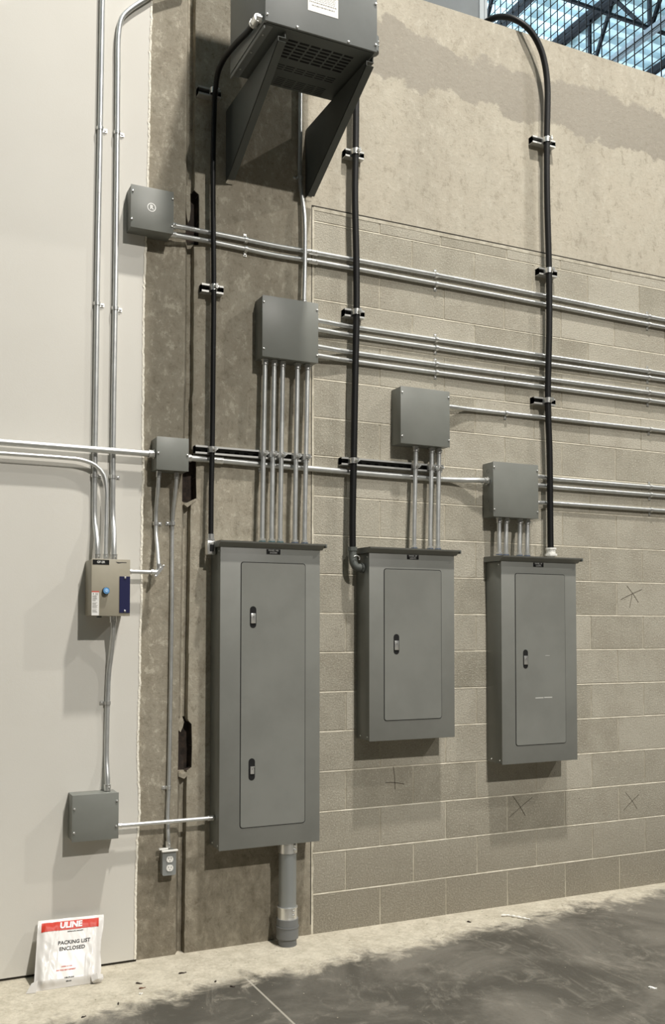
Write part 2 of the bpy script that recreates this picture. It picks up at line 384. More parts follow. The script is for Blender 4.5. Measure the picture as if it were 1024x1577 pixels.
# block infill
crs = [0, .200, .4072, .6117, .815, 1.0192, 1.221, 1.4232, 1.625, 1.8257, 2.0297, 2.230, 2.4383, 2.6378, 2.8383, 3.047, 3.255, 3.461, 3.6655, 3.735]
b = B(); lay = b.loops.layers.float_color.new('tint'); J = .0045
def add_block(x0, x1, z0, z1):
    n0 = len(b.faces); t = min(1, max(0, random.gauss(.5, .3)))
    j = lambda: random.uniform(-.0008, .0008)
    yo = random.uniform(-.0010, .0004)
    v = [b.verts.new((x, y, z)) for x, y, z in ((x0+j(), yo, z0+j()), (x1+j(), yo, z0+j()), (x1+j(), yo, z1+j()), (x0+j(), yo, z1+j()))]
    vb = [b.verts.new((p.co.x+dx, .012, p.co.z+dz)) for p, dx, dz in zip(v, (-.001, .001, .001, -.001), (-.001, -.001, .001, .001))]
    f = [b.faces.new(v)]+[b.faces.new((v[i], vb[i], vb[(i+1) % 4], v[(i+1) % 4])) for i in range(4)]
    for ff in f:
        for lp in ff.loops: lp[lay] = (t, t, t, 1)
for r in range(19):
    z0, z1 = crs[r], crs[r+1]; odd = (r % 2 == 0)
    if r == 18: odd = True
    k = -1 if not odd else 0
    edges_x = [-.186] + [(.2032*(i)) for i in range((1 if odd else 0), 70, 2)]
    if r == 18: edges_x = [-.186] + [.2032*i+.02*(i % 3-1) for i in range(1, 70, 2)]
    for xa, xb in zip(edges_x, edges_x[1:]):
        if xb-xa < .02: continue
        add_block(xa+(J if xa > -.18 else 0), xb-J, z0+(J if r else 0)-.0005, z1-J+.0002)
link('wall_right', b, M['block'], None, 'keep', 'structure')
b = B(); box(b, CX, FX1, .0014, .16, 0, HDR); link('trim_5', b, M['mortar_head'], kind='structure')
b = B()
for r in range(1, 19):
    z = crs[r]; xs = [-.19+i*.05 for i in range(int(14/.05))]; prev = None
    for x in xs:
        h = .0062+.0014*noise.noise(Vector((x*3, r*7.3, 0))); dz = .0007*noise.noise(Vector((x*4, r*3.1, 5)))-.0006
        cur = [b.verts.new((x, -.0012, z-h*.75+dz)), b.verts.new((x, .0030, z+h*.72+dz)), b.verts.new((x, .004, z-h-.001+dz))]
        if prev:
            b.faces.new((prev[0], cur[0], cur[1], prev[1])); b.faces.new((prev[2], cur[2], cur[0], prev[0]))
        prev = cur
link('trim_6', b, M['mortar'], None, 'keep', 'structure')
# caulked joint between column and block, and the slot under the header
b = B(); xs = rough_line(lambda z: -.186, 0, 3.735, 90, .004, 11)
strip_prism(b, [(-.197, x, z) for x, z in xs[::-1]], -.0015, .02)
prev = None
xs2 = [-.19+i*.06 for i in range(160)]
for x in xs2:
    h = .004*noise.noise(Vector((x*2.5, 4, 0))); cur = [b.verts.new((x, -.004, 3.738+h*.3)), b.verts.new((x, -.002, 3.721+h)), b.verts.new((x, .004, 3.719+h))]
    if prev: b.faces.new((prev[1], cur[1], cur[0], prev[0])); b.faces.new((prev[2], cur[2], cur[1], prev[1]))
    prev = cur
link('trim_7', b, M['mortar'], kind='structure')
b = B(); box(b, -.2012, -.1965, -.0008, .01, .05, 3.74); box(b, -.2, 14, -.0015, .01, 3.7385, 3.7465)
link('trim_8', b, M['gap'], kind='structure')
# dark strip filling the gap under the drywall, standing in for its shade
b = B(); box(b, FX0, -1.10, -.012, 0, 0, .0125); link('dark_gap_left', b, M['gap'], kind='structure')
# roof deck (ribs run along X)
b = B(); pitch_ = .30; y = FY0; prof = []
while y < FY1:
    prof += [(y, CZ), (y+.11, CZ), (y+.15, CZ+.075), (y+.26, CZ+.075)]; y += pitch_
prev = None
for (yy_, z) in prof:
    cur = [b.verts.new((FX0, yy_, z)), b.verts.new((FX1, yy_, z))]
    if prev: b.faces.new((prev[0], prev[1], cur[1], cur[0]))
    prev = cur
link('ceiling', b, M['deck'], kind='structure')

# ------------------------------------------------------------------ roof joists beyond the wall
def bar(bm, p0, p1, w, h):
    p0 = Vector(p0); p1 = Vector(p1); d = (p1-p0).normalized(); s = Vector((1, 0, 0)) if abs(d.x) < .9 else Vector((0, 1, 0)); u = d.cross(s).normalized()
    v = [bm.verts.new(p+s*a*w/2+u*c_*h/2) for p in (p0, p1) for a, c_ in ((-1, -1), (1, -1), (1, 1), (-1, 1))]
    for q in ((0, 1, 2, 3), (7, 6, 5, 4), (0, 4, 5, 1), (1, 5, 6, 2), (2, 6, 7, 3), (3, 7, 4, 0)): bm.faces.new([v[i] for i in q])
jl = {3.75: 'dark roof joist behind the wall, its top hidden by the grey duct', 5.8: 'thick dark roof joist nearest the grey duct, just left of the mesh',
      7.86: 'dark open-web roof joist crossing the middle of the mesh screen', 9.9: 'dark roof joist farthest right behind the wire mesh'}
for X in (5.8, 7.86, 9.9):
    t = thing('roof_joist', jl[X], 'joist', (X, 3, CZ-.1), 'steel roof joists above the wall')
    b = B(); box(b, X-.08, X-.015, -1, 22, CZ-.14, CZ-.02); box(b, X+.015, X+.08, -1, 22, CZ-.14, CZ-.02); link('top_chord', b, M['joist'], t)
    b = B(); box(b, X-.07, X-.02, -1, 22, 10.12, 10.18); box(b, X+.02, X+.07, -1, 22, 10.12, 10.18); link('bottom_chord', b, M['joist'] if X < 7 else M['joistgrey'], t)
    k = 0; yb = 5.68-1.25*5
    while yb < 21:
        for (ya, za), (yc, zc) in (((yb, 10.15), (yb+.72, CZ-.1)), ((yb+1.25, 10.15), (yb+.72, CZ-.1)), ((yb, 10.15), (yb, CZ-.1))):
            b = B(); bar(b, (X, ya, za), (X, yc, zc), .045, .05); link('web_member', b, M['joist'], t)
        yb += 1.25
t = thing('bridging_rod', 'thin dark rod bridging the joists behind the mesh', 'rod', (7, 5.67, 10.16)); b = B(); box(b, 5.8, 9.95, 5.65, 5.69, 10.18, 10.22); link('bar', b, M['joist'], t)
for i, (X, Z, r) in enumerate(((8.55, 9.95, .045), (8.85, 9.9, .03), (9.15, 9.95, .05))):
    b = B(); cyl(b, (X, -1, Z), (X, 20, Z), r, 10)
    tag(link('roof_pipe', b, [M['ductedge'], M['joistgrey'], M['ductedge']][i], smooth=True), ['pale roof pipe highest of the three at the top right corner', 'thin grey roof pipe between two pale ones at the top right', 'pale roof pipe lowest of the three at the top right corner'][i], 'pipe', 'roof pipes beyond the mesh')
# cage mesh standing at right angles to the wall
t = thing('wire_mesh_screen', 'black square wire mesh screen rising behind the concrete wall', 'mesh screen', (4, 1, 5))
b = B(); XM, a_ = 4.0, .105; y0, y1, z0, z1 = .35, 8.3, 0, 10.9
y = y0
while y < y1:
    cyl(b, (XM, y, 5.2), (XM, y, z1), .0056, 5); y += a_
z = 5.2
while z < z1:
    cyl(b, (XM+.006, y0, z), (XM+.006, y1, z), .0050, 5); z += a_
link('wires', b, M['wire'], t)
b = B(); box(b, XM-.02, XM+.02, y0-.04, y0, 0, z1); box(b, XM-.02, XM+.02, y1, y1+.04, 0, z1); box(b, XM-.02, XM+.02, y0, y1, 5.14, 5.2); link('frame', b, M['wire'], t)
t = thing('duct', 'large grey sheet-metal duct rising behind the wall top', 'duct', (.6, 1, 0))
b = B(); box(b, -.4, 1.31, .6, 1.6, 0, 8.5, .004); link('duct_body', b, M['duct'], t)
b = B(); box(b, 1.28, 1.315, .592, .6, 0, 8.5); box(b, 1.325, 1.345, .6, .64, 0, 8.5); link('corner_trim', b, M['ductedge'], t)

# ------------------------------------------------------------------ panelboards
def panel(label, x0, x1, z0, z1, door, latches, plate, text, dent=None):
    t = thing('electrical_panel', label, 'electrical panel', ((x0+x1)/2, 0, z0), 'grey electrical panels with hinged doors')
    b = B(); box(b, x0+.003, x1-.003, -.139, -.001, z0+.003, z1-.002, .002); body = link('cabinet', b, M['panel_body'], t, True)
    b = B(); box(b, x0, x1, -.146, -.139, z0, z1, .0015); link('trim_cover', b, M['panel'], t, True)
    dx0, dx1, dz0, dz1 = door
    b = B(); prism_xz(b, rrect(dx0-.0036, dx1+.0036, dz0-.0036, dz1+.0036, .014), -.1464, -.1455); link('door_gap', b, M['slot'], t)
    b = B(); prism_xz(b, rrect(dx0, dx1, dz0, dz1, .012), -.1490, -.1455)
    d = link('door', b, M['panel'], t)
    for i, (lx, lz) in enumerate(latches):
        b = B(); prism_xz(b, oval(lx, lz, .033, .105), -.1496, -.1485); lt = sub('latch_recess', b, M['slot'], d)
        b = B()
        if i == 0: box(b, lx-.0115, lx+.0125, -.1535, -.1495, lz-.030, lz+.018, .001)
        else: box(b, lx-.008, lx+.0115, -.1535, -.1495, lz-.022, lz+.012, .001); box(b, lx-.008, lx+.0125, -.1555, -.1495, lz+.010, lz+.014)
        cyl(b, (lx+.001, -.1535, lz+.002), (lx+.001, -.1545, lz+.002), .0055, 14)
        sub('latch', b, M['zinc'], d, True)
        b = B(); cyl(b, (lx+.001, -.1544, lz+.002), (lx+.001, -.1549, lz+.002), .002, 8); sub('keyhole', b, M['slot'], d)
    if dent:
        b = B(); box(b, dent[0], dent[0]+.055, -.14935, -.1489, dent[1], dent[1]+.0055); box(b, dent[0]+.06, dent[0]+.115, -.14935, -.1489, dent[1]+.001, dent[1]+.0065); box(b, dent[0]+.07, dent[0]+.10, -.1492, -.1489, dent[1]+.235, dent[1]+.2375)
        sub('scrape', b, M['scratch'], d)
    # drip hood
    b = B(); prism_yz(b, [(-.001, z1-.001), (-.1462, z1-.0015), (-.178, z1+.019), (-.1805, z1+.0265), (-.001, z1+.0285)], x0-.012, x1+.014)
    link('drip_hood', b, M['panel'], t)
    b = B(); box(b, x1+.0142, x1+.0235, -.181, -.155, z1+.008, z1+.0275, .003); link('hood_end_lip', b, M['bracket'], t, True)
    px, pz, pw, ph = plate
    b = B(); box(b, px-pw/2, px+pw/2, -.1478, -.146, pz-ph/2, pz+ph/2); np_ = link('nameplate', b, M['black'], t)
    text_front(text[0], .0115, px, -.1481, pz+.0058, M['dimletter'], np_, .0002); text_front(text[1], .0115, px, -.1481, pz-.006, M['dimletter'], np_, .0002)
    b = B()
    for sx_, sz_ in ((-.12, .02), (-.045, .02), (-.12, z1-z0-.02)): dome(b, (x0+.003, sx_, z0+sz_), .004, .003, (-1, 0, 0))
    sub('side_screw', b, M['zinc'], body, True)
    return t
panel('tallest grey electrical panel with two door latches, above the thick floor pipe', -.7435, -.2195, .500, 1.936, (-.637, -.302, .600, 1.862), [(-.577, 1.600), (-.581, .873)], (-.471, 1.9185, .073, .024), ('PANEL MB', 'SYSTEM'))
panel('shortest grey electrical panel, middle of the three on the block wall', .059, .5725, .973, 1.934, (.147, .488, 1.077, 1.851), [(.216, 1.465)], (.317, 1.9175, .070, .023), ('PANEL 2P', 'LIGHTS'))
panel('rightmost grey electrical panel with white scrapes on its door', .877, 1.393, .808, 1.917, (.970, 1.309, .908, 1.847), [(1.034, 1.378)], (1.128, 1.9005, .070, .023), ('PANEL 1P', 'LIGHTS'), (1.10, 1.160))

# ------------------------------------------------------------------ junction boxes
def jbox(label, x0, x1, z0, z1, d, screws, knock=None, y0=0., emblem=False):
    t = thing('junction_box', label, 'junction box', ((x0+x1)/2, y0, z0), 'grey screw-cover junction boxes')
    b = B(); box(b, x0+.002, x1-.002, -d+.003, y0-.001, z0+.002, z1-.002, .0015); body = link('box_body', b, M['box'], t, True)
    b = B(); box(b, x0, x1, -d, -d+.003, z0, z1, .001); cov = link('cover', b, M['box'], t, True)
    for sx_, sz_ in screws:
        b = B(); dome(b, (sx_, -d, sz_), .0052, .0055); link('screw', b, M['zinc'], t, True)
    if knock:
        for ky, kz in knock:
            b = B(); bmesh.ops.create_circle(b, cap_ends=False, radius=.011, segments=20)
            vs = [v.co.copy() for v in b.verts]; b.free(); b = B()
            P = [(x0+.0015, ky+.011*math.cos(2*PI*i/20), kz+.011*math.sin(2*PI*i/20)) for i in range(21)]
            sweep(b, P, .0007, 5); sub('knockout', b, M['bracket'], body)
    if emblem:
        ex, ez = (x0+x1)/2-.004, (z0+z1)/2+.008
        b = B(); prism_xz(b, [(ex+.021*math.cos(2*PI*i/28), ez+.021*math.sin(2*PI*i/28)) for i in range(28)], -d-.0006, -d+.001); e = sub('emblem', b, M['letter'], cov)
        b = B(); prism_xz(b, [(ex+.0165*math.cos(2*PI*i/28), ez+.0165*math.sin(2*PI*i/28)) for i in range(28)], -d-.0009, -d); sub('emblem_ring', b, M['box'], cov)
        me = text_mesh('R', .027, .0014)
        for v in me.vertices: v.co = Vector((ex+v.co.x, -d-.0012, ez+v.co.y))
        me.materials.append(M['letter']); o = bpy.data.objects.new('lettering', me); COL.objects.link(o); o.parent = cov
    return t
sc4 = lambda x0, x1, za, zb: [(x0, za), (x0+.0, zb), (x1, za), (x1, zb)]
jbox('grey junction box with round R emblem, overlapping the white wall edge', -1.180, -.973, 3.416, 3.619, .105, [(-1.171, 3.587), (-1.175, 3.453), (-.978, 3.584), (-.981, 3.451)], y0=-.0005, emblem=True)
jbox('large grey junction box above the tallest panel, five conduits below', -.515, -.209, 2.888, 3.1945, .102, sc4(-.508, -.216, 3.159, 2.926))
jbox('grey junction box over the middle panel, three conduits below', .272, .578, 2.521, 2.825, .102, sc4(.281, .571, 2.792, 2.559))
jbox('grey junction box over the rightmost panel, four short conduits below', .860, 1.168, 2.163, 2.468, .102, sc4(.866, 1.161, 2.4355, 2.2015), [(-.05, 2.42), (-.075, 2.335), (-.05, 2.26), (-.075, 2.20)])
jbox('smallest grey junction box, two screws, at the column groove', -1.046, -.8895, 2.2885, 2.445, .102, [(-1.038, 2.3665), (-.896, 2.3665)])
jbox('low grey junction box on the white wall above the plastic mailer', -1.4235, -1.2155, .599, .805, .125, [(-1.414, .745), (-1.415, .64), (-1.224, .768), (-1.226, .655)], y0=-.0205)

# ------------------------------------------------------------------ beige shunt enclosure
t = thing('disconnect_enclosure', 'beige metal control enclosure with blue button and navy strip', 'enclosure', (-1.27, -.02, 1.6))
x0, x1, z0, z1 = -1.358, -1.184, 1.6015, 1.8565
b = B(); box(b, x0+.002, x1-.002, -.166, -.0205, z0+.002, z1-.002, .003); body = link('box_body', b, M['beige'], t, True)
b = B(); box(b, x0, x1, -.170, -.166, z0, z1, .001); link('cover', b, M['beige'], t, True)
b = B(); box(b, x0+.004, x0+.078, -.1712, -.170, z1-.0255, z1-.004); np_ = link('nameplate', b, M['black'], t); text_front('GF-2R', .0135, x0+.041, -.1716, z1-.0145, M['letter'], np_, .0003)
b = B()
pts = [(-1.250, 1.8455), (-1.235, 1.8435), (-1.222, 1.8445), (-1.201, 1.8440), (-1.201, 1.8415), (-1.222, 1.8415), (-1.236, 1.8385), (-1.243, 1.8400)]
prism_xz(b, pts, -.1706, -.170); link('maker_mark', b, M['ink'], t)
b = B(); box(b, -1.2325, -1.1845, -.173, -.170, 1.616, 1.780); nv = link('navy_strip', b, M['navy'], t)
for zz_ in (1.774, 1.624):
    b = B(); box(b, -1.212, -1.2035, -.1765, -.173, zz_-.0045, zz_+.0045, .001); sub('screw', b, M['zinc'], nv)
b = B(); cyl(b, (-1.2955, -.170, 1.7135), (-1.2955, -.186, 1.7135), .0155, 24); bt = link('push_button', b, M['black'], t, True)
b = B(); cyl(b, (-1.2955, -.186, 1.7135), (-1.2955, -.192, 1.7135), .0145, 24, .0135); sub('button_cap', b, M['blue'], bt, True)
b = B(); cyl(b, (-1.2955, -.192, 1.7135), (-1.2955, -.1935, 1.7135), .008, 20, .007); sub('button_centre', b, M['blue2'], bt, True)
b = B(); box(b, x0+.001, x0+.034, -.1708, -.170, z0+.002, z0+.1085); lb = link('warning_label', b, M['label'], t)
b = B(); box(b, x0+.001, x0+.034, -.1712, -.1708, z0+.105, z0+.111); sub('red_header', b, M['redink'], lb)
b = B(); box(b, x0+.006, x0+.011, -.1711, -.1708, z0+.095, z0+.101); 
random.seed(3)
for i in range(20):
    zz_ = z0+.089-i*.0039
    if i in (7, 15): continue
    box(b, x0+.0045, x0+.0045+random.uniform(.014, .024), -.1711, -.1708, zz_, zz_+.0018)
box(b, x0+.016, x0+.030, -.1711, -.1708, z0+.098, z0+.1005); box(b, x0+.017, x0+.029, -.1711, -.1708, z0+.093, z0+.095)
sub('small_print', b, M['greyink'], lb)
b = B(); box(b, -1.318, -1.300, -.12, -.095, 1.594, 1.6035, .002); link('closed_knockout_plug', b, M['bracket'], t, True)

# ------------------------------------------------------------------ transformer on wall brackets
t = thing('transformer', 'large dark grey ventilated transformer high on wall brackets', 'transformer', (-.47, -.45, 4.17))
TX0, TX1, TY0, TY1, TZ0, TZ1 = -.745, -.195, -.690, -.250, 4.17, 4.98
b = B(); box(b, TX0, TX1, TY0+.004, TY1, TZ0, TZ1, .003); link('case', b, M['xfmr'], t, True)
b = B(); box(b, TX0, TX1, TY0, TY0+.004, TZ0, TZ1, .001); fr = link('front_cover', b, M['xfmr'], t, True)
for sx_, sz_ in ((-.737, 4.197), (-.595, 4.178), (-.342, 4.178), (-.203, 4.200), (-.203, 4.391), (-.737, 4.6), (-.203, 4.6)):
    b = B(); dome(b, (sx_, TY0, sz_), .0055, .007); link('screw', b, M['zinc'], t, True)
b = B(); box(b, -.543, -.394, TY0-.001, TY0, 4.2705, 4.372); lb = link('warning_label', b, M['label'], t)
b = B(); box(b, -.543, -.394, TY0-.0014, TY0-.001, 4.3555, 4.372); sub('orange_header', b, M['orange'], lb)
b = B()
for i, (a0, a1, h) in enumerate(((.02, .93, .0016), (.34, .93, .0016), (.08, .8, .0016), (.2, .93, .0016), (.1, .97, .003), (.04, .9, .0045))):
    pass
random.seed(5)
rows = [(4.3500, .0014, .35, .95), (4.3440, .0014, .12, .93), (4.3375, .0014, .35, .93), (4.3300, .0014, .12, .93), (4.3225, .0014, .12, .93), (4.3110, .0042, .05, .97), (4.2960, .0042, .13, .88)]
for zr, h, a0, a1 in rows:
    x = -.543+.149*a0
    while x < -.543+.149*a1-.004:
        wd = random.uniform(.004, .014); box(b, x, min(x+wd, -.543+.149*a1), TY0-.0014, TY0-.001, zr, zr+h); x += wd+.0028
box(b, -.536, -.531, TY0-.0014, TY0-.001, 4.336, 4.350)
sub('small_print', b, M['greyink'], lb)
# underside
b = B(); box(b, -.735, -.205, TY0+.01, TY1-.005, TZ0-.004, TZ0+.001); base = link('base_plate', b, M['bracket'], t)
for (xa, xb, ya, yb, nc, nr) in ((-.606, -.272, -.622, -.478, 6, 6), (-.588, -.272, -.436, -.388, 6, 3), (-.540, -.276, -.338, -.268, 5, 5)):
    cw = (xb-xa)/nc; rh = (yb-ya)/nr; b = B()
    for i in range(nc):
        for j in range(nr): box(b, xa+i*cw+.005, xa+(i+1)*cw-.005, ya+j*rh+.006, ya+(j+1)*rh-.006, TZ0-.0052, TZ0-.0038)
    sub('vent_slots', b, M['slot'], base)
b = B(); box(b, -.743, -.738, TY0+.02, TY1, TZ0-.022, TZ0-.002); box(b, -.743, -.70, TY0+.02, TY1, TZ0-.006, TZ0-.002); link('mounting_rail', b, M['xfmr'], t)
for yy_ in (-.6, -.46, -.32):
    b = B(); dome(b, (-.72, yy_, TZ0-.006), .005, .004, (0, 0, -1)); link('rail_bolt', b, M['zinc'], t, True)
b = B(); cyl(b, (-.192, -.63, 4.2), (-.192, -.63, 4.27), .035, 16); link('side_vent_flange', b, M['xfmr'], t, True)
for q in (4.225, 4.245):
    b = B(); dome(b, (-.17, -.655, q), .004, .005, (1, -1, 0)); link('screw', b, M['zinc'], t, True)
def bracket(label, X):
    t = thing('wall_bracket', label, 'bracket', (X, 0, 3.8), 'triangular brackets under the transformer')
    zt = 4.132
    b = B(); prism_yz(b, [(-.001, zt), (-.001, 3.778), (-.028, 3.778), (-.664, zt-.018), (-.664, zt)], X, X+.003); link('web_plate', b, M['bracket'], t)
    b = B(); v = [b.verts.new(p) for p in ((X, -.028, 3.778), (X+.038, -.028, 3.778), (X+.038, -.664, zt-.018), (X, -.664, zt-.018), (X, -.025, 3.781), (X+.038, -.025, 3.781), (X+.038, -.661, zt-.014), (X, -.661, zt-.014))]
    for q in ((0, 1, 2, 3), (7, 6, 5, 4), (0, 4, 5, 1), (1, 5, 6, 2), (2, 6, 7, 3), (3, 7, 4, 0)): b.faces.new([v[i] for i in q])
    link('front_flange', b, M['bracket'], t)
    b = B(); box(b, X, X+.038, -.664, -.01, zt, zt+.003); link('top_flange', b, M['bracket'], t)
    b = B(); box(b, X, X+.038, -.004, -.0005, 3.79, zt); link('wall_flange', b, M['bracket'], t)
    b = B(); box(b, X+.034, X+.038, -.66, -.25, zt+.003, TZ0-.004); cyl(b, (X+.02, -.64, zt+.003), (X+.02, -.64, zt+.01), .012, 6); link('seat_rail', b, M['bracket'], t)
    b = B(); dome(b, (X+.019, -.645, zt-.02), .006, .006, (0, -.3, -1)); link('bolt', b, M['zinc'], t, True)
    return t
bracket('left dark triangular bracket under the transformer', -.674)
bracket('right dark triangular bracket under the transformer, beside the vertical conduit', -.236)

# ------------------------------------------------------------------ fittings
def set_connector(t, p, d, r, tint=None, nut=True, name='connector'):
    """set-screw connector starting at p, running along d"""
    p = Vector(p); d = Vector(d).normalized()
    b = B(); cyl(b, p, p+d*.028, r*1.28, 18); cyl(b, p+d*.0255, p+d*.028, r*1.36, 18)
    if nut: cyl(b, p, p+d*.0055, r*1.55, 6)
    o = link(name, b, M['zinc'], t, True)
    b = B(); q = p+d*.016; cyl(b, q+Vector((.3*r, -r*1.2, 0)), q+Vector((.45*r, -r*1.2-.006, 0)), .0034, 8); sub('set_screw', b, M['zinc'], o)
    if tint:
        b = B(); cyl(b, p+d*.001, p+d*.009, r*1.58, 14); sub('locknut', b, M[tint], o, True)
    return o
def compression(t, p, d, r, tint):
    p = Vector(p); d = Vector(d).normalized()
    b = B(); cyl(b, p, p+d*.006, r*1.62, 6); cyl(b, p+d*.006, p+d*.014, r*1.3, 16); cyl(b, p+d*.014, p+d*.024, r*1.45, 6); o = link('connector', b, M['zinc'], t, True)
    b = B(); cyl(b, p+d*.0065, p+d*.0125, r*1.5, 16); s_ = sub('coloured_ring', b, M[tint], o, True); return o
def coupling(t, p, d, r):
    p = Vector(p); d = Vector(d).normalized(); b = B(); cyl(b, p-d*.026, p+d*.026, r*1.22, 18)
    o = link('coupling', b, M['zinc'], t, True)
    for s_ in (-.014, .014):
        b = B(); q = p+d*s_; cyl(b, q+Vector((0, -r*1.1, 0)), q+Vector((0, -r*1.2-.006, 0)), .0034, 8); sub('set_screw', b, M['zinc'], o)
def strap(t, p, d, r, side, wall=0.):
    """one-hole strap round the pipe at p, tab on the wall towards side (+1/-1), d = pipe direction"""
    p = Vector(p); d = Vector(d).normalized(); s_ = Vector((0, 0, 1)) if abs(d.x) > .7 else Vector((1, 0, 0)); b = B()
    R = r+.0022; n = 12; w_ = .008
    ring = []
    pts = [p+s_*side*(-R*math.cos(PI*k/n))+Vector((0, -R*math.sin(PI*k/n), 0)) for k in range(n+1)]
    pts = [Vector((pts[0].x, wall-.001, pts[0].z))] + pts + [Vector((pts[-1].x, wall-.003, pts[-1].z)), Vector((pts[-1].x, wall-.003, pts[-1].z))+s_*side*.020]
    prev = None
    for k, q in enumerate(pts):
        nq = pts[min(k+1, len(pts)-1)]-pts[max(k-1, 0)]; nn = nq.cross(d).normalized()*.0011
        cur = [b.verts.new(q-d*w_+nn), b.verts.new(q+d*w_+nn), b.verts.new(q+d*w_-nn), b.verts.new(q-d*w_-nn)]
        if prev:
            for a1 in range(4): b.faces.new((prev[a1], prev[(a1+1) % 4], cur[(a1+1) % 4], cur[a1]))
        else: b.faces.new(cur)
        prev = cur
    b.faces.new(prev[::-1]); o = link('strap', b, M['zinc'], t, True)
    b = B(); c = Vector((pts[-1].x, wall-.004, pts[-1].z))-s_*side*.009; dome(b, c, .0062, .005); sub('strap_screw', b, M['zinc'], o, True)
def conduit(label, pts, r, group, smooth=True, ends=(None, None), straps=(), couplings=(), cat='conduit', m='emt', wall=0.):
    P = smooth_path(pts, .02) if smooth else [Vector(p) for p in pts]
    t = thing('conduit', label, cat, pts[0], group)
    b = B(); sweep(b, P, r, 18); link('tube', b, M[m], t, True)
    for e, (p, q) in zip(ends, ((P[0], P[1]), (P[-1], P[-2]))):
        if e is None: continue
        if e == 'set': set_connector(t, p, Vector(q)-Vector(p), r)
        elif e == 'plain': set_connector(t, p, Vector(q)-Vector(p), r, None, False)
        else: compression(t, p, Vector(q)-Vector(p), r, e)
    for (sp, d, side) in straps: strap(t, sp, d, r, side, wall)
    for (cp, d) in couplings: coupling(t, cp, d, r)
    return t
WV = 'conduits on the white wall'
V = (0, 0, 1); H = (1, 0, 0)
conduit('leftmost vertical conduit on the white wall, kicking out above the beige enclosure', [(-1.3035, -.035, 5.02), (-1.307, -.035, 4.505), (-1.311, -.035, 3.884), (-1.316, -.035, 3.262), (-1.319, -.035, 2.53), (-1.320, -.035, 2.245), (-1.3185, -.037, 2.047), (-1.316, -.060, 1.985), (-1.315, -.08, 1.924), (-1.314, -.08, 1.857)], .0125, WV, ends=(None, 'plain'), straps=[((-1.311, -.0345, 3.887), V, 1), ((-1.317, -.0345, 3.054), V, 1), ((-1.320, -.0345, 2.250), V, 1)], wall=-.02)
conduit('vertical conduit nearest the white wall edge, curving right at its top', [(-.90, -.035, 4.70), (-1.049, -.035, 4.612), (-1.100, -.035, 4.567), (-1.175, -.035, 4.496), (-1.213, -.035, 4.445), (-1.228, -.035, 4.369), (-1.230, -.035, 4.149), (-1.230, -.035, 3.901), (-1.231, -.035, 3.276), (-1.235, -.035, 2.538), (-1.235, -.035, 2.248), (-1.2335, -.037, 2.051), (-1.2345, -.060, 1.988), (-1.2375, -.078, 1.92), (-1.238, -.08, 1.857)], .0125, WV, ends=(None, 'plain'), straps=[((-1.230, -.0345, 3.885), V, 1), ((-1.232, -.0345, 3.044), V, 1), ((-1.235, -.0345, 2.250), V, 1)], wall=-.02)
conduit('thin conduit sweeping from the left edge down into the beige enclosure', [(-2.6, -.06, 2.317), (-1.853, -.06, 2.317), (-1.46, -.06, 2.3175), (-1.388, -.06, 2.3145), (-1.323, -.06, 2.294), (-1.284, -.062, 2.252), (-1.2715, -.065, 2.19), (-1.272, -.07, 2.076), (-1.276, -.08, 1.857)], .0095, WV, ends=(None, 'plain'))
conduit('thick horizontal conduit crossing the white wall into the smallest junction box', [(-3.2, -.066, 2.366), (-1.853, -.066, 2.366), (-1.047, -.066, 2.366)], .0145, WV, smooth=False, ends=(None, 'set'))
WH = 'horizontal conduits along the column and block wall'
conduit('thick conduit from the smallest junction box to the box over the rightmost panel', [(-.889, -.042, 2.364), (-.850, -.036, 2.365), (-.800, -.021, 2.368), (-.74, -.0178, 2.369), (-.60, -.0178, 2.3675), (-.45, -.0175, 2.3645), (-.219, -.0165, 2.364), (.001, -.0165, 2.362), (.335, -.0165, 2.360), (.60, -.0175, 2.361), (.72, -.03, 2.364), (.80, -.049, 2.366), (.8595, -.05, 2.366)], .0145, WH, ends=('set', 'set'), straps=[((-.486, -.0185, 2.3645), H, -1)], couplings=[((-.715, -.0182, 2.369), (1, 0, -.01))])
conduit('top conduit of the upper pair, from the emblem junction box rightwards', [(-.9725, -.046, 3.4835), (-.89, -.040, 3.486), (-.80, -.020, 3.493), (-.70, -.0150, 3.4945), (-.575, -.0147, 3.4925), (-.42, -.0147, 3.489), (-.139, -.0147, 3.491), (.933, -.0147, 3.488), (2.227, -.0147, 3.470), (6, -.0147, 3.46)], .0117, WH, ends=('plain', None), straps=[((-.571, -.0147, 3.4925), H, 1), ((.551, -.0147, 3.490), H, 1), ((2.093, -.0147, 3.472), H, 1)], couplings=[((-.20, -.0147, 3.490), H)])
conduit('lower conduit of the upper pair, from the emblem junction box rightwards', [(-.9725, -.046, 3.438), (-.89, -.040, 3.4405), (-.80, -.020, 3.449), (-.70, -.0150, 3.449), (-.575, -.0147, 3.4455), (-.42, -.0147, 3.441), (-.139, -.0147, 3.444), (.933, -.0147, 3.437), (2.227, -.0147, 3.422), (6, -.0147, 3.41)], .0117, WH, ends=('plain', None), straps=[((-.571, -.0147, 3.4455), H, -1), ((.551, -.0147, 3.439), H, -1), ((2.093, -.0147, 3.423), H, -1)], couplings=[((-.20, -.0147, 3.4425), H)])
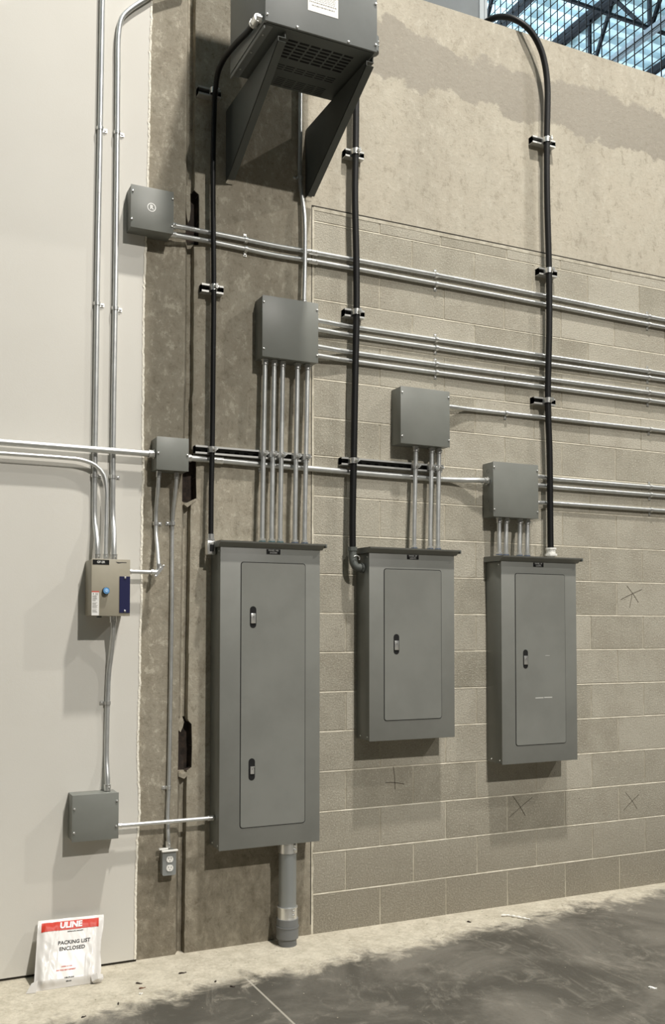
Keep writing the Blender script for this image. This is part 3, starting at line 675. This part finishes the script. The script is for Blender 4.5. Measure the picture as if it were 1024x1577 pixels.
for lab, z0_, z1_, sd in (('highest of the four conduits leaving the large junction box', 3.132, 3.131, 1), ('second highest of the four conduits leaving the large junction box', 3.086, 3.090, -1), ('second lowest of the four conduits leaving the large junction box', 2.996, 2.999, 1), ('lowest of the four conduits leaving the large junction box', 2.949, 2.948, -1)):
    conduit(lab, [(-.2085, -.03, z0_+.001), (-.12, -.026, z0_), (.0, -.0147, z0_), (.931, -.0147, z0_-.002), (2.22, -.0147, z1_), (6, -.0147, z1_)], .0117, WH, ends=('plain', None), straps=[((.55, -.0147, z0_-.001), H, sd), ((2.087, -.0147, z1_), H, sd)])
conduit('single conduit leaving the box over the middle panel rightwards', [(.5785, -.035, 2.762), (.64, -.033, 2.763), (.76, -.0147, 2.766), (1.484, -.0147, 2.769), (2.217, -.0147, 2.771), (6, -.0147, 2.775)], .0117, WH, ends=('plain', None), straps=[((1.016, -.0147, 2.767), H, -1), ((2.093, -.0147, 2.7705), H, -1)])
for lab, z0_, z1_, sd in (('top conduit leaving the right side of the box over the rightmost panel', 2.420, 2.414, 1), ('middle conduit leaving the right side of the box over the rightmost panel', 2.368, 2.366, -1), ('bottom conduit leaving the right side of the box over the rightmost panel', 2.268, 2.273, -1)):
    conduit(lab, [(1.1685, -.03, z0_), (1.24, -.026, z0_), (1.36, -.0147, z1_), (1.478, -.0147, z1_), (2.21, -.0147, z1_), (6, -.0147, z1_)], .0117, WH, ends=('set', None), straps=[((2.092, -.0147, z1_), H, sd)])
CV = 'vertical conduits between junction boxes and panels'
ordn = ['leftmost', 'second', 'third', 'fourth', 'rightmost']; tint = ['teal', 'teal', 'teal', 'bluezinc', 'bluezinc']
for i, (xt, xb) in enumerate(((-.482, -.498), (-.432, -.447), (-.386, -.401), (-.304, -.321), (-.2475, -.267))):
    tint_txt = 'teal' if i < 3 else 'blue'
    conduit(f'{ordn[i]} of the five conduits above the tallest panel, {tint_txt} ring at its foot', [(xt, -.056, 2.8875), (xt*.99+xb*.01, -.056, 2.85), (xb, -.066, 2.05), (xb, -.066, 1.9648)], .0122, CV, ends=('set', tint[i]))
for i, (xt, xb) in enumerate(((.392, .374), (.492, .474), (.538, .523))):
    conduit(f'{("left","middle","right")[i]} conduit of the three above the middle panel', [(xt, -.056, 2.5205), (xt*.98+xb*.02, -.056, 2.48), (xb, -.066, 2.06), (xb, -.066, 1.9628)], .0122, CV, ends=('set', 'bluezinc'))
for i, (xt, xb) in enumerate(((.930, .923), (.980, .969), (1.073, 1.062), (1.126, 1.115))):
    conduit(f'{("leftmost","second","third","rightmost")[i]} of the four short conduits above the rightmost panel', [(xt, -.058, 2.1625), (xt*.7+xb*.3, -.060, 2.12), (xb, -.066, 2.0), (xb, -.066, 1.9458)], .0122, CV, ends=('set', 'bluezinc'))
conduit('tall vertical conduit rising from the large junction box behind the transformer', [(-.270, -.0147, 5.02), (-.2725, -.0147, 4.35), (-.2735, -.0147, 4.05), (-.2730, -.0135, 3.85), (-.2645, -.033, 3.73), (-.2605, -.045, 3.64), (-.2590, -.046, 3.44), (-.2640, -.048, 3.2), (-.2640, -.048, 3.195)], .0110, CV, ends=(None, 'plain'), straps=[((-.273, -.0147, 3.868), V, -1)])
conduit('bent conduit dropping from the left of the smallest junction box to an elbow', [(-1.0215, -.055, 2.288), (-1.0235, -.052, 2.22), (-1.0235, -.020, 2.11), (-1.0225, -.020, 1.99), (-1.0235, -.045, 1.93), (-1.0265, -.078, 1.85), (-1.0265, -.08, 1.842)], .0095, CV, ends=('plain', None), straps=[((-1.0235, -.014, 2.044), V, 1)])
conduit('long thin conduit from the smallest junction box down to the outlet', [(-.934, -.055, 2.288), (-.936, -.050, 2.22), (-.9385, -.0115, 2.09), (-.940, -.0115, 1.631), (-.949, -.0115, .79), (-.9535, -.0115, .66), (-.955, -.030, .55), (-.955, -.030, .5145)], .0095, CV, ends=('plain', 'plain'), straps=[((-.9385, -.0105, 2.048), V, -1), ((-.949, -.0105, .791), V, -1)])
# elbow and stub to the enclosure
t = conduit('short horizontal conduit with pulling elbow right of the beige enclosure', [(-1.1835, -.08, 1.808), (-1.052, -.08, 1.808)], .0095, CV, smooth=False, ends=('plain', None))
b = B(); sweep(b, smooth_path([(-1.058, -.08, 1.808), (-1.038, -.08, 1.808), (-1.028, -.08, 1.818), (-1.0265, -.08, 1.845)], .006), .0128, 16); cyl(b, (-1.062, -.08, 1.808), (-1.052, -.08, 1.808), .0145, 16); cyl(b, (-1.0265, -.08, 1.838), (-1.0265, -.08, 1.848), .0145, 16); el = link('pulling_elbow', b, M['zinc'], t, True)
b = B(); v = [(-1.050, 1.790), (-1.038, 1.787), (-1.008, 1.825), (-1.006, 1.840), (-1.014, 1.838)]; prism_xz(b, v, -.095, -.068); dome(b, (-1.045, -.095, 1.789), .006, .006); dome(b, (-1.006, -.092, 1.838), .006, .006); sub('elbow_cover', b, M['zinc'], el)
conduit('vertical conduit from the beige enclosure down to the low junction box', [(-1.2415, -.088, 1.601), (-1.240, -.085, 1.54), (-1.2395, -.050, 1.43), (-1.2455, -.0325, 1.34), (-1.2495, -.0325, 1.204), (-1.252, -.0325, .95), (-1.2525, -.058, .86), (-1.2525, -.062, .806)], .0122, WV, ends=('plain', 'plain'), straps=[((-1.2495, -.0325, 1.202), V, -1)], wall=-.02)
conduit('thin horizontal conduit from the low junction box to the tallest panel', [(-1.215, -.07, .644), (-.7445, -.07, .642)], .0095, WV, smooth=False, ends=('plain', 'set'))

# ------------------------------------------------------------------ struts with clamps
def clampset(t, x, z, r, yc):
    b = B(); n = 12; R = r+.002; pts = []
    P = [Vector((x-R-.002, -.042, z)), Vector((x-R-.001, yc, z))] + [Vector((x-R*math.cos(PI*k/n), yc-R*math.sin(PI*k/n), z)) for k in range(1, n)] + [Vector((x+R+.001, yc, z)), Vector((x+R+.002, -.042, z))]
    prev = None; d = Vector((0, 0, 1))
    for k, q in enumerate(P):
        nq = P[min(k+1, len(P)-1)]-P[max(k-1, 0)]; nn = nq.cross(d).normalized()*.0012
        cur = [b.verts.new(q-d*.0145+nn), b.verts.new(q+d*.0145+nn), b.verts.new(q+d*.0145-nn), b.verts.new(q-d*.0145-nn)]
        if prev:
            for a1 in range(4): b.faces.new((prev[a1], prev[(a1+1) % 4], cur[(a1+1) % 4], cur[a1]))
        else: b.faces.new(cur)
        prev = cur
    b.faces.new(prev[::-1])
    # bolt ears at the front
    box(b, x+.003, x+.0055, yc-R-.016, yc-R+.001, z-.011, z+.013); box(b, x+.009, x+.0115, yc-R-.016, yc-R+.002, z-.011, z+.013)
    o = link('clamp', b, M['zinc'], t, True)
    b = B(); cyl(b, (x-.004, yc-R-.009, z), (x+.021, yc-R-.009, z), .0028, 8); cyl(b, (x-.0045, yc-R-.009, z), (x+.0005, yc-R-.009, z), .0062, 6); cyl(b, (x+.012, yc-R-.009, z), (x+.016, yc-R-.009, z), .0065, 4); sub('clamp_bolt', b, M['zinc'], o)
def strut(label, x0, x1, z, clamps):
    t = thing('strut_channel', label, 'strut channel', (x0, 0, z), 'slotted strut channels holding cables and conduits')
    prof = [(-.0005, -.0205), (-.041, -.0205), (-.041, -.0115), (-.033, -.0115), (-.033, -.0135), (-.0385, -.0135), (-.0385, -.018), (-.003, -.018), (-.003, .018), (-.0385, .018), (-.0385, .0135), (-.033, .0135), (-.033, .0115), (-.041, .0115), (-.041, .0205), (-.0005, .0205)]
    b = B(); prism_yz(b, [(y, z+q) for y, q in prof], x0, x1); link('channel', b, M['strut'], t)
    b = B(); box(b, x0+.001, x1-.001, -.0045, -.003, z-.0175, z+.0175)
    x = x0+.02
    link('channel_shade', b, M['strutshade'], t)  # dark sheet painting the shade over the channel's back
    b = B(); x = x0+.012
    while x < x1-.02: prism_xz(b, [(x+.003, z-.006), (x+.023, z-.006), (x+.026, z), (x+.023, z+.006), (x+.003, z+.006), (x, z)], -.0055, -.0044); x += .05
    link('channel_slots', b, M['slot'], t)
    for cx_, r, yc in clamps: clampset(t, cx_, z, r, yc)
strut('short strut channel highest on the left cable, left of the transformer', -.832, -.716, 4.188, [(-.7585, .0135, -.056)])
strut('short strut channel on the left cable, left of the large junction box', -.809, -.697, 3.2085, [(-.753, .0135, -.056)])
strut('short strut channel highest on the middle cable, right of the transformer', -.023, .087, 4.047, [(.026, .018, -.0605)])
strut('short strut channel on the middle cable, right of the large junction box', -.027, .090, 3.196, [(.031, .018, -.0605)])
strut('short strut channel highest on the right cable, on bare concrete', 1.196, 1.36, 4.385, [(1.282, .018, -.0605)])
strut('short strut channel on the right cable just below the header joint', 1.236, 1.365, 3.615, [(1.289, .018, -.0605)])
strut('short strut channel lowest on the right cable', 1.192, 1.345, 2.8565, [(1.274, .018, -.0605)])
strut('long strut channel behind the five conduits and left cable', -.836, -.230, 2.4115, [(-.757, .0135, -.056), (-.4915, .0122, -.0608), (-.4405, .0122, -.0608), (-.3945, .0122, -.0608), (-.313, .0122, -.0608), (-.2585, .0122, -.0608)])
strut('long strut channel behind the middle cable and three conduits', -.045, .568, 2.4135, [(.014, .018, -.0605), (.388, .0122, -.0575), (.488, .0122, -.0575), (.535, .0122, -.0575)])

# ------------------------------------------------------------------ black flexible cables
def cable(label, pts, r, pitch_c, amp):
    t = thing('flexible_conduit', label, 'flexible conduit', pts[-1], 'black flexible conduits')
    P = smooth_path(pts, pitch_c)
    b = B(); sweep(b, P, r, 14, lambda i: r-(amp if i % 2 else 0)); link('jacket', b, M['cable'], t, True); return t
t = cable('leftmost black ribbed flexible conduit curving down from the transformer', [(-.765, -.615, 4.200), (-.765, -.544, 4.204), (-.766, -.379, 4.236), (-.767, -.22, 4.252), (-.763, -.125, 4.235), (-.757, -.072, 4.17), (-.757, -.056, 4.05), (-.7605, -.057, 3.86), (-.760, -.057, 3.66), (-.7535, -.056, 3.215), (-.755, -.057, 2.831), (-.7565, -.056, 2.431), (-.761, -.058, 2.197), (-.763, -.062, 1.99)], .0135, .0045, .0013)
b = B(); cyl(b, (-.765, -.655, 4.199), (-.765, -.60, 4.200), .0175, 14); cyl(b, (-.765, -.608, 4.200), (-.765, -.598, 4.200), .021, 8); cyl(b, (-.7455, -.648, 4.199), (-.772, -.648, 4.199), .018, 12); link('connector', b, M['zinc'], t, True)
b = B(); cyl(b, (-.763, -.062, 2.0), (-.763, -.062, 1.965), .0175, 14); cyl(b, (-.763, -.062, 1.975), (-.763, -.062, 1.967), .021, 8); box(b, -.788, -.7445, -.085, -.045, 1.900, 1.966, .004); box(b, -.782, -.750, -.0875, -.085, 1.907, 1.958); o = link('panel_connector', b, M['zinc'], t, True)
b = B(); box(b, -.777, -.757, -.0885, -.0875, 1.915, 1.948); sub('connector_recess', b, M['slot'], o)
t = cable('middle black flexible conduit from behind the transformer to the middle panel', [(.029, -.075, 4.62), (.029, -.0605, 4.42), (.029, -.0605, 4.303), (.026, -.0605, 4.038), (.0225, -.0605, 3.815), (.030, -.0605, 3.472), (.031, -.0605, 3.197), (.022, -.0605, 2.786), (.014, -.0605, 2.405), (.007, -.062, 2.108), (.006, -.064, 1.955)], .018, .005, .0008)
b = B(); sweep(b, smooth_path([(.006, -.064, 1.96), (.006, -.066, 1.92), (.008, -.072, 1.885), (.02, -.078, 1.862), (.040, -.08, 1.858), (.058, -.08, 1.858)], .006), .021, 14); cyl(b, (.006, -.064, 1.965), (.006, -.064, 1.945), .025, 8); cyl(b, (.045, -.08, 1.858), (.058, -.08, 1.858), .027, 8)
o = link('elbow_connector', b, M['bracket'], t, True)
b = B(); sweep(b, [Vector((.012+.018*math.cos(a/10*PI), -.098, 1.905+.014*math.sin(a/10*PI))) for a in range(-2, 9)], .003, 8); sub('grounding_lug', b, M['zinc'], o, True)
t = cable('rightmost black flexible conduit bending over the wall top down to the rightmost panel', [(.93, .42, 4.6), (.945, .40, 4.95), (.99, .30, 5.13), (1.055, .16, 5.175), (1.085, .03, 5.115), (1.135, -.028, 5.058), (1.19, -.052, 5.0), (1.240, -.060, 4.92), (1.268, -.062, 4.84), (1.287, -.062, 4.716), (1.282, -.0605, 4.393), (1.280, -.0605, 4.058), (1.289, -.0605, 3.621), (1.288, -.0605, 3.298), (1.274, -.0605, 2.862), (1.283, -.0605, 2.543), (1.284, -.0605, 2.17), (1.282, -.064, 2.02), (1.282, -.066, 1.99)], .018, .006, .0006)
b = B(); cyl(b, (1.282, -.066, 1.9455), (1.282, -.066, 1.962), .022, 14); cyl(b, (1.282, -.066, 1.960), (1.282, -.066, 1.972), .035, 8); cyl(b, (1.282, -.066, 1.972), (1.282, -.066, 2.0), .026, 16); cyl(b, (1.282, -.066, 1.996), (1.282, -.066, 2.006), .031, 8); link('connector', b, M['white'], t, True)

# ------------------------------------------------------------------ thick pipe under the tallest panel
t = thing('riser_pipe', 'thick grey pipe rising from the floor into the tallest panel', 'pipe', (-.365, -.085, 0)); px, py = -.366, -.088
b = B(); cyl(b, (px, py, 0), (px, py, .04), .0455, 32); cyl(b, (px, py, .036), (px, py, .088), .0545, 32); cyl(b, (px, py, .088), (px, py, .094), .0565, 32); cyl(b, (px, py, .094), (px, py, .130), .0535, 32); link('pvc_adapter', b, M['pvc'], t, True)
b = B(); cyl(b, (px, py, .132), (px, py, .185), .0485, 32); cyl(b, (px, py, .181), (px, py, .187), .051, 32); cyl(b, (px, py, .130), (px, py, .136), .050, 32); o = link('lower_coupling', b, M['zinc'], t, True)
b = B(); dome(b, (px+.012, py-.047, .172), .007, .006, (.3, -1, 0)); dome(b, (px+.012, py-.047, .152), .007, .006, (.3, -1, 0)); sub('coupling_screw', b, M['zinc'], o, True)
b = B(); cyl(b, (px, py, .187), (px, py, .5), .0435, 32); link('pipe_body', b, M['rigid'], t, True)
b = B(); cyl(b, (px, py, .448), (px, py, .500), .0475, 32); o = link('upper_connector', b, M['zinc'], t, True)
b = B(); dome(b, (px+.02, py-.044, .488), .008, .008, (.4, -1, 0)); dome(b, (px+.02, py-.044, .466), .008, .008, (.4, -1, 0)); sub('connector_screw', b, M['zinc'], o, True)

# ------------------------------------------------------------------ outlet
t = thing('outlet_box', 'small grey outlet box with white duplex sockets at the conduit foot', 'electrical outlet', (-.953, 0, .45))
x0, x1, z0, z1 = -.988, -.922, .388, .506
b = B(); box(b, x0+.002, x1-.002, -.046, -.0005, z0+.002, z1-.002, .006); link('box_body', b, M['rigid'], t, True)
b = B(); prism_xz(b, rrect(x0, x1, z0, z1, .008), -.050, -.046); pl = link('cover_plate', b, M['rigid'], t)
b = B(); box(b, x0-.006, x1+.006, -.064, -.050, z1-.006, z1+.002, .002); box(b, x0-.014, x0+.03, -.045, -.02, z1, z1+.008, .003); link('raised_lid', b, M['white'], t, True)
for zc in (.4635, .4225):
    pts = [(-.953+.0165*math.cos(a)*1.0, zc+.0165*math.sin(a)) for a in [2*PI*i/28 for i in range(28)]]
    pts = [(x, max(min(q, zc+.0135), zc-.0145)) for x, q in pts]
    b = B(); prism_xz(b, pts, -.0535, -.050); o = link('socket', b, M['white'], t)
    b = B(); box(b, -.9605, -.9585, -.0539, -.0535, zc, zc+.008); box(b, -.9475, -.9455, -.0539, -.0535, zc, zc+.007)
    prism_xz(b, [(-.953+.0022*math.cos(2*PI*i/10), zc-.0075+.0022*math.sin(2*PI*i/10)) for i in range(10)], -.0539, -.0535); sub('socket_slots', b, M['slot'], o)

# ------------------------------------------------------------------ plastic mailer leaning on the wall
t = thing('poly_mailer', 'white plastic mailer with red band leaning on the white wall', 'plastic bag', (-1.45, -.19, 0))
BL, BR, TL, TR = Vector((-1.592, -.195, .0)), Vector((-1.312, -.20, .0)), Vector((-1.553, -.050, .252)), Vector((-1.262, -.040, .242))
def SB(u, v, off=0., side=1):
    p = (BL*(1-u)+BR*u)*(1-v)+(TL*(1-u)+TR*u)*v
    e = max(0., min(1, min(u, 1-u)*9))*max(0., min(1, min(v+.02, 1-v)*7)); e = e*e*(3-2*e)
    puff = .017*e*(1.25-.7*v)
    nrm = (BR-BL).cross(TL-BL).normalized()
    rg = lambda q: 1-abs(noise.noise(q))*2
    wr = .0040*e*max(0, rg(Vector((u*3.0+v*1.3, v*.9-u*.4, 3.3)))-.55)*2 + .0022*e*rg(Vector((u*7+v*3.5, v*1.4, 7.7)))*(1.2 if (u < .32 or u > .75) else .4)
    wr += .0045*e*noise.noise(Vector((u*3.2+v*2.5, v*1.6-u, 1.7)))+.0035*e*noise.noise(Vector((u*9+v*6, v*2.2, 4)))*(1.3 if (u < .3 or u > .78) else .35)
    crease = .004*math.exp(-((u-.80-.1*v)/.03)**2)*(1-v)*e+.003*math.exp(-((u-.12-.16*v)/.035)**2)*e
    edge_w = .004*noise.noise(Vector((u*4, v*7, 8)))*(1-e)
    q = p+nrm*(side*(puff+wr+crease+.0012*min(1, e*12))+edge_w)+nrm*off
    if u > .99: q.x += .004*math.sin(v*9)
    return q
NU, NV = 90, 90
b = B(); edge_v = {}
for side in (1, -1):
    g_ = [[None]*(NV+1) for _ in range(NU+1)]
    for i in range(NU+1):
        for j in range(NV+1):
            if i in (0, NU) or j in (0, NV):
                if (i, j) not in edge_v: edge_v[(i, j)] = b.verts.new(SB(i/NU, j/NV, 0, 1))
                g_[i][j] = edge_v[(i, j)]
            else: g_[i][j] = b.verts.new(SB(i/NU, j/NV, 0, side))
    for i in range(NU):
        for j in range(NV):
            q = (g_[i][j], g_[i+1][j], g_[i+1][j+1], g_[i][j+1]); b.faces.new(q if side == 1 else q[::-1])
link('bag', b, M['poly'], t, True)
def fold(name, pts, m):
    b = B(); P = smooth_path(pts, .006); sweep(b, P, .004, 8, lambda i: .0035+.002*math.sin(i*.6)); link(name, b, m, t, True)
# crumpled lower right corner and pinched lower left corner
b = B(); n0 = []
for i in range(13):
    a = i/12*2*PI; rad = .026*(1+.3*noise.noise(Vector((i*.7, 0, 0)))); n0.append(b.verts.new((-1.325+rad*math.cos(a)*1.05, -.212+.004*math.sin(a*3), .024+rad*.85*math.sin(a))))
cv = b.verts.new((-1.325, -.226, .026)); bk = b.verts.new((-1.325, -.195, .02))
for i in range(12): b.faces.new((n0[i], n0[i+1], cv)); b.faces.new((n0[i+1], n0[i], bk))
bmesh.ops.subdivide_edges(b, edges=b.edges, cuts=2)
for v in b.verts: v.co += Vector((.002*noise.noise(v.co*90), .004*noise.noise(v.co*70+Vector((3, 0, 0))), .002*noise.noise(v.co*80))); v.co.z = max(v.co.z, .0005)
link('crumpled_corner', b, M['poly'], t, True)
b = B(); v = [b.verts.new(p) for p in ((-1.625, -.205, .001), (-1.585, -.215, .002), (-1.575, -.205, .05), (-1.600, -.19, .035), (-1.60, -.19, .001))]
b.faces.new((v[0], v[1], v[2], v[3])); b.faces.new((v[0], v[4], v[3])); b.faces.new((v[0], v[1], v[4])); b.faces.new((v[1], v[2], v[3], v[4])); link('pinched_corner', b, M['poly'], t)
def patch(name, u0, u1, v0, v1, m, off=.0006):
    b = B(); nu, nv = 80, 14; g_ = [[b.verts.new(SB(u0+(u1-u0)*i/nu, v0+(v1-v0)*j/nv, off)) for j in range(nv+1)] for i in range(nu+1)]
    for i in range(nu):
        for j in range(nv): b.faces.new((g_[i][j], g_[i+1][j], g_[i+1][j+1], g_[i][j+1]))
    return link(name, b, m, t, True)
bandp = patch('red_band', .055, .93, .815, .955, M['red'], .0012)
def bag_text(s, size, uc, vc, m, parent=None, bold=0., sx=1., off=.0011, italic=0.):
    me = text_mesh(s, size, bold)
    bm_ = B(); bm_.from_mesh(me); bmesh.ops.triangulate(bm_, faces=bm_.faces); bmesh.ops.subdivide_edges(bm_, edges=[e for e in bm_.edges if e.calc_length() > size*.25], cuts=2); bm_.to_mesh(me); bm_.free()
    for v in me.vertices: v.co = SB(uc+(v.co.x*sx+v.co.y*italic)/.285, vc+v.co.y/.285, off)
    me.materials.append(m); o = bpy.data.objects.new('lettering', me); COL.objects.link(o)
    if parent: o.parent = parent
    else: o.parent = t; o.matrix_parent_inverse = Matrix.Translation(-t.location)
    return o
bag_text('ULINE', .036, .50, .885, M['letter'], bandp, .0016, .98, off=.0026, italic=.08)
bag_text('PACKING LIST', .0215, .56, .625, M['ink'], None, .0006, 1.02)
bag_text('ENCLOSED', .0215, .535, .535, M['ink'], None, .0006, 1.05)
bag_text('SHIPPING SUPPLY SPECIALISTS', .0060, .57, .785, M['ink'], None, .0003, .85)
bag_text('UNDER 18 X PAK', .0062, .47, .285, M['redink'], None, .0003)
bag_text('FOR YOUR NEXT SHIPMENT', .0066, .46, .235, M['redink'], None, .0004)
bag_text('1-800-295-5510', .0066, .515, .122, M['ink'], None, .0004)
bag_text('uline.com', .0060, .515, .075, M['ink'], None, .0004)

# ------------------------------------------------------------------ pencilled crosses on the blocks
def mark(label, x, z, strokes):
    b = B()
    for (xa, za, xb, zb) in strokes:
        n = 8; prev = None
        for i in range(n+1):
            f = i/n; px_ = x+xa+(xb-xa)*f+.002*math.sin(f*3); pz_ = z+za+(zb-za)*f+.003*math.sin(f*PI); wd = .0018
            dx, dz = xb-xa, zb-za; L_ = math.hypot(dx, dz); nx, nz = -dz/L_*wd, dx/L_*wd
            cur = [b.verts.new((px_+nx, -.0012, pz_+nz)), b.verts.new((px_-nx, -.0012, pz_-nz))]
            if prev: b.faces.new((prev[0], prev[1], cur[1], cur[0]))
            prev = cur
    tag(link('pencilled_cross', b, M['pencil']), label, 'drawn cross', 'crosses drawn on the blocks')
mark('dark drawn cross on the block below the middle panel', .288, .734, [(-.055, .0, .06, -.015), (-.005, .08, .005, -.04)])
mark('dark drawn cross on the block below the rightmost panel', 1.105, .538, [(-.075, -.05, .085, .05), (-.05, .065, .035, -.05)])
mark('thin drawn cross on a low block at the right edge', 1.923, .502, [(-.06, -.04, .06, .045), (-.045, .065, .045, -.04)])
mark('drawn cross high on the block right of the rightmost panel', 1.947, 1.754, [(-.09, -.035, .08, .03), (-.04, .05, .05, -.05), (0, 0, -.02, -.08)])

# ------------------------------------------------------------------ litter on the floor
def chip(label, x, y, l, wd, a, m, name='debris_chip'):
    b = B(); n = 6; c_, s_ = math.cos(a), math.sin(a); top = []; bot = []
    for i in range(n+1):
        f = i/n-.5; ww_ = wd*(1-abs(f)*.8)*(1+.2*math.sin(i*2.1)); 
        top.append([b.verts.new((x+c_*f*l-s_*ww_*k/2, y+s_*f*l+c_*ww_*k/2, .004+.002*math.sin(i))) for k in (-1, 1)])
        bot.append([b.verts.new((x+c_*f*l-s_*ww_*k/2, y+s_*f*l+c_*ww_*k/2, .0003)) for k in (-1, 1)])
    for i in range(n):
        b.faces.new((top[i][0], top[i+1][0], top[i+1][1], top[i][1])); b.faces.new((bot[i][0], top[i][0], top[i][1], bot[i][1]) if i == 0 else (bot[i][0], bot[i+1][0], top[i+1][0], top[i][0]))
        b.faces.new((bot[i][1], bot[i+1][1], top[i+1][1], top[i][1]))
    tag(link(name, b, m), label, 'debris', 'bits of litter on the floor')
chip('dark brown sliver on pale dust below the column groove', -.949, -.247, .036, .010, .1, M['chip'])
chip('dark sliver right of the plastic mailer, nearest the wall', -1.159, -.288, .028, .008, -.5, M['chip'])
chip('dark curved sliver on the floor in front of the plastic mailer', -1.293, -.467, .022, .007, 1.3, M['chip'])
chip('dark sliver on the floor at the bottom left of the photo', -1.45, -.542, .022, .006, .5, M['chip'])
chip('reddish sliver between the plastic mailer and thick pipe', -1.16, -.345, .03, .006, .2, M['chipred'])
chip('white crumb beside the reddish sliver', -1.181, -.404, .018, .010, .5, M['lint'], 'paper_crumb')
chip('small dark chip in front of the thick pipe, left one', -.847, -.402, .016, .008, 1.0, M['chip'])
chip('small dark chip in front of the thick pipe, right one', -.80, -.488, .022, .007, -.5, M['chip'])
chip('dark chip on the dust below the middle panel', .648, -.16, .022, .014, -.9, M['chip'])
chip('white crumb at the bottom right edge of the floor', .85, -1.238, .034, .016, -.8, M['lint'], 'paper_crumb')
t_ = B(); sweep(t_, smooth_path([(.862, -.150, .006), (.88, -.165, .010), (.895, -.158, .006), (.915, -.195, .008), (.95, -.245, .006), (.962, -.262, .005)], .006), .006, 8, lambda i: .0045+.002*math.sin(i*1.3)); tag(link('twisted_tissue', t_, M['lint'], smooth=True), 'twisted white tissue on the floor below the rightmost panel', 'litter')
random.seed(21)
b = B()
for i in range(260):
    x = random.uniform(-1.7, 2.6); y = -abs(random.gauss(0, .22))-.03 if random.random() < .6 else random.uniform(-1.6, -.1); s_ = random.uniform(.0012, .0042)
    if -1.66 < x < -1.27 and y > -.25: continue
    if y < -.55 and random.random() < .4: s_ *= .8
    box(b, x, x+s_*random.uniform(.6, 1.6), y, y+s_, .0001, s_*.5)
tag(link('grit', b, M['chipred'] if False else M['mortar_head']), 'scattered crumbs of grit over the dusty floor edge', 'grit')['kind'] = 'stuff'
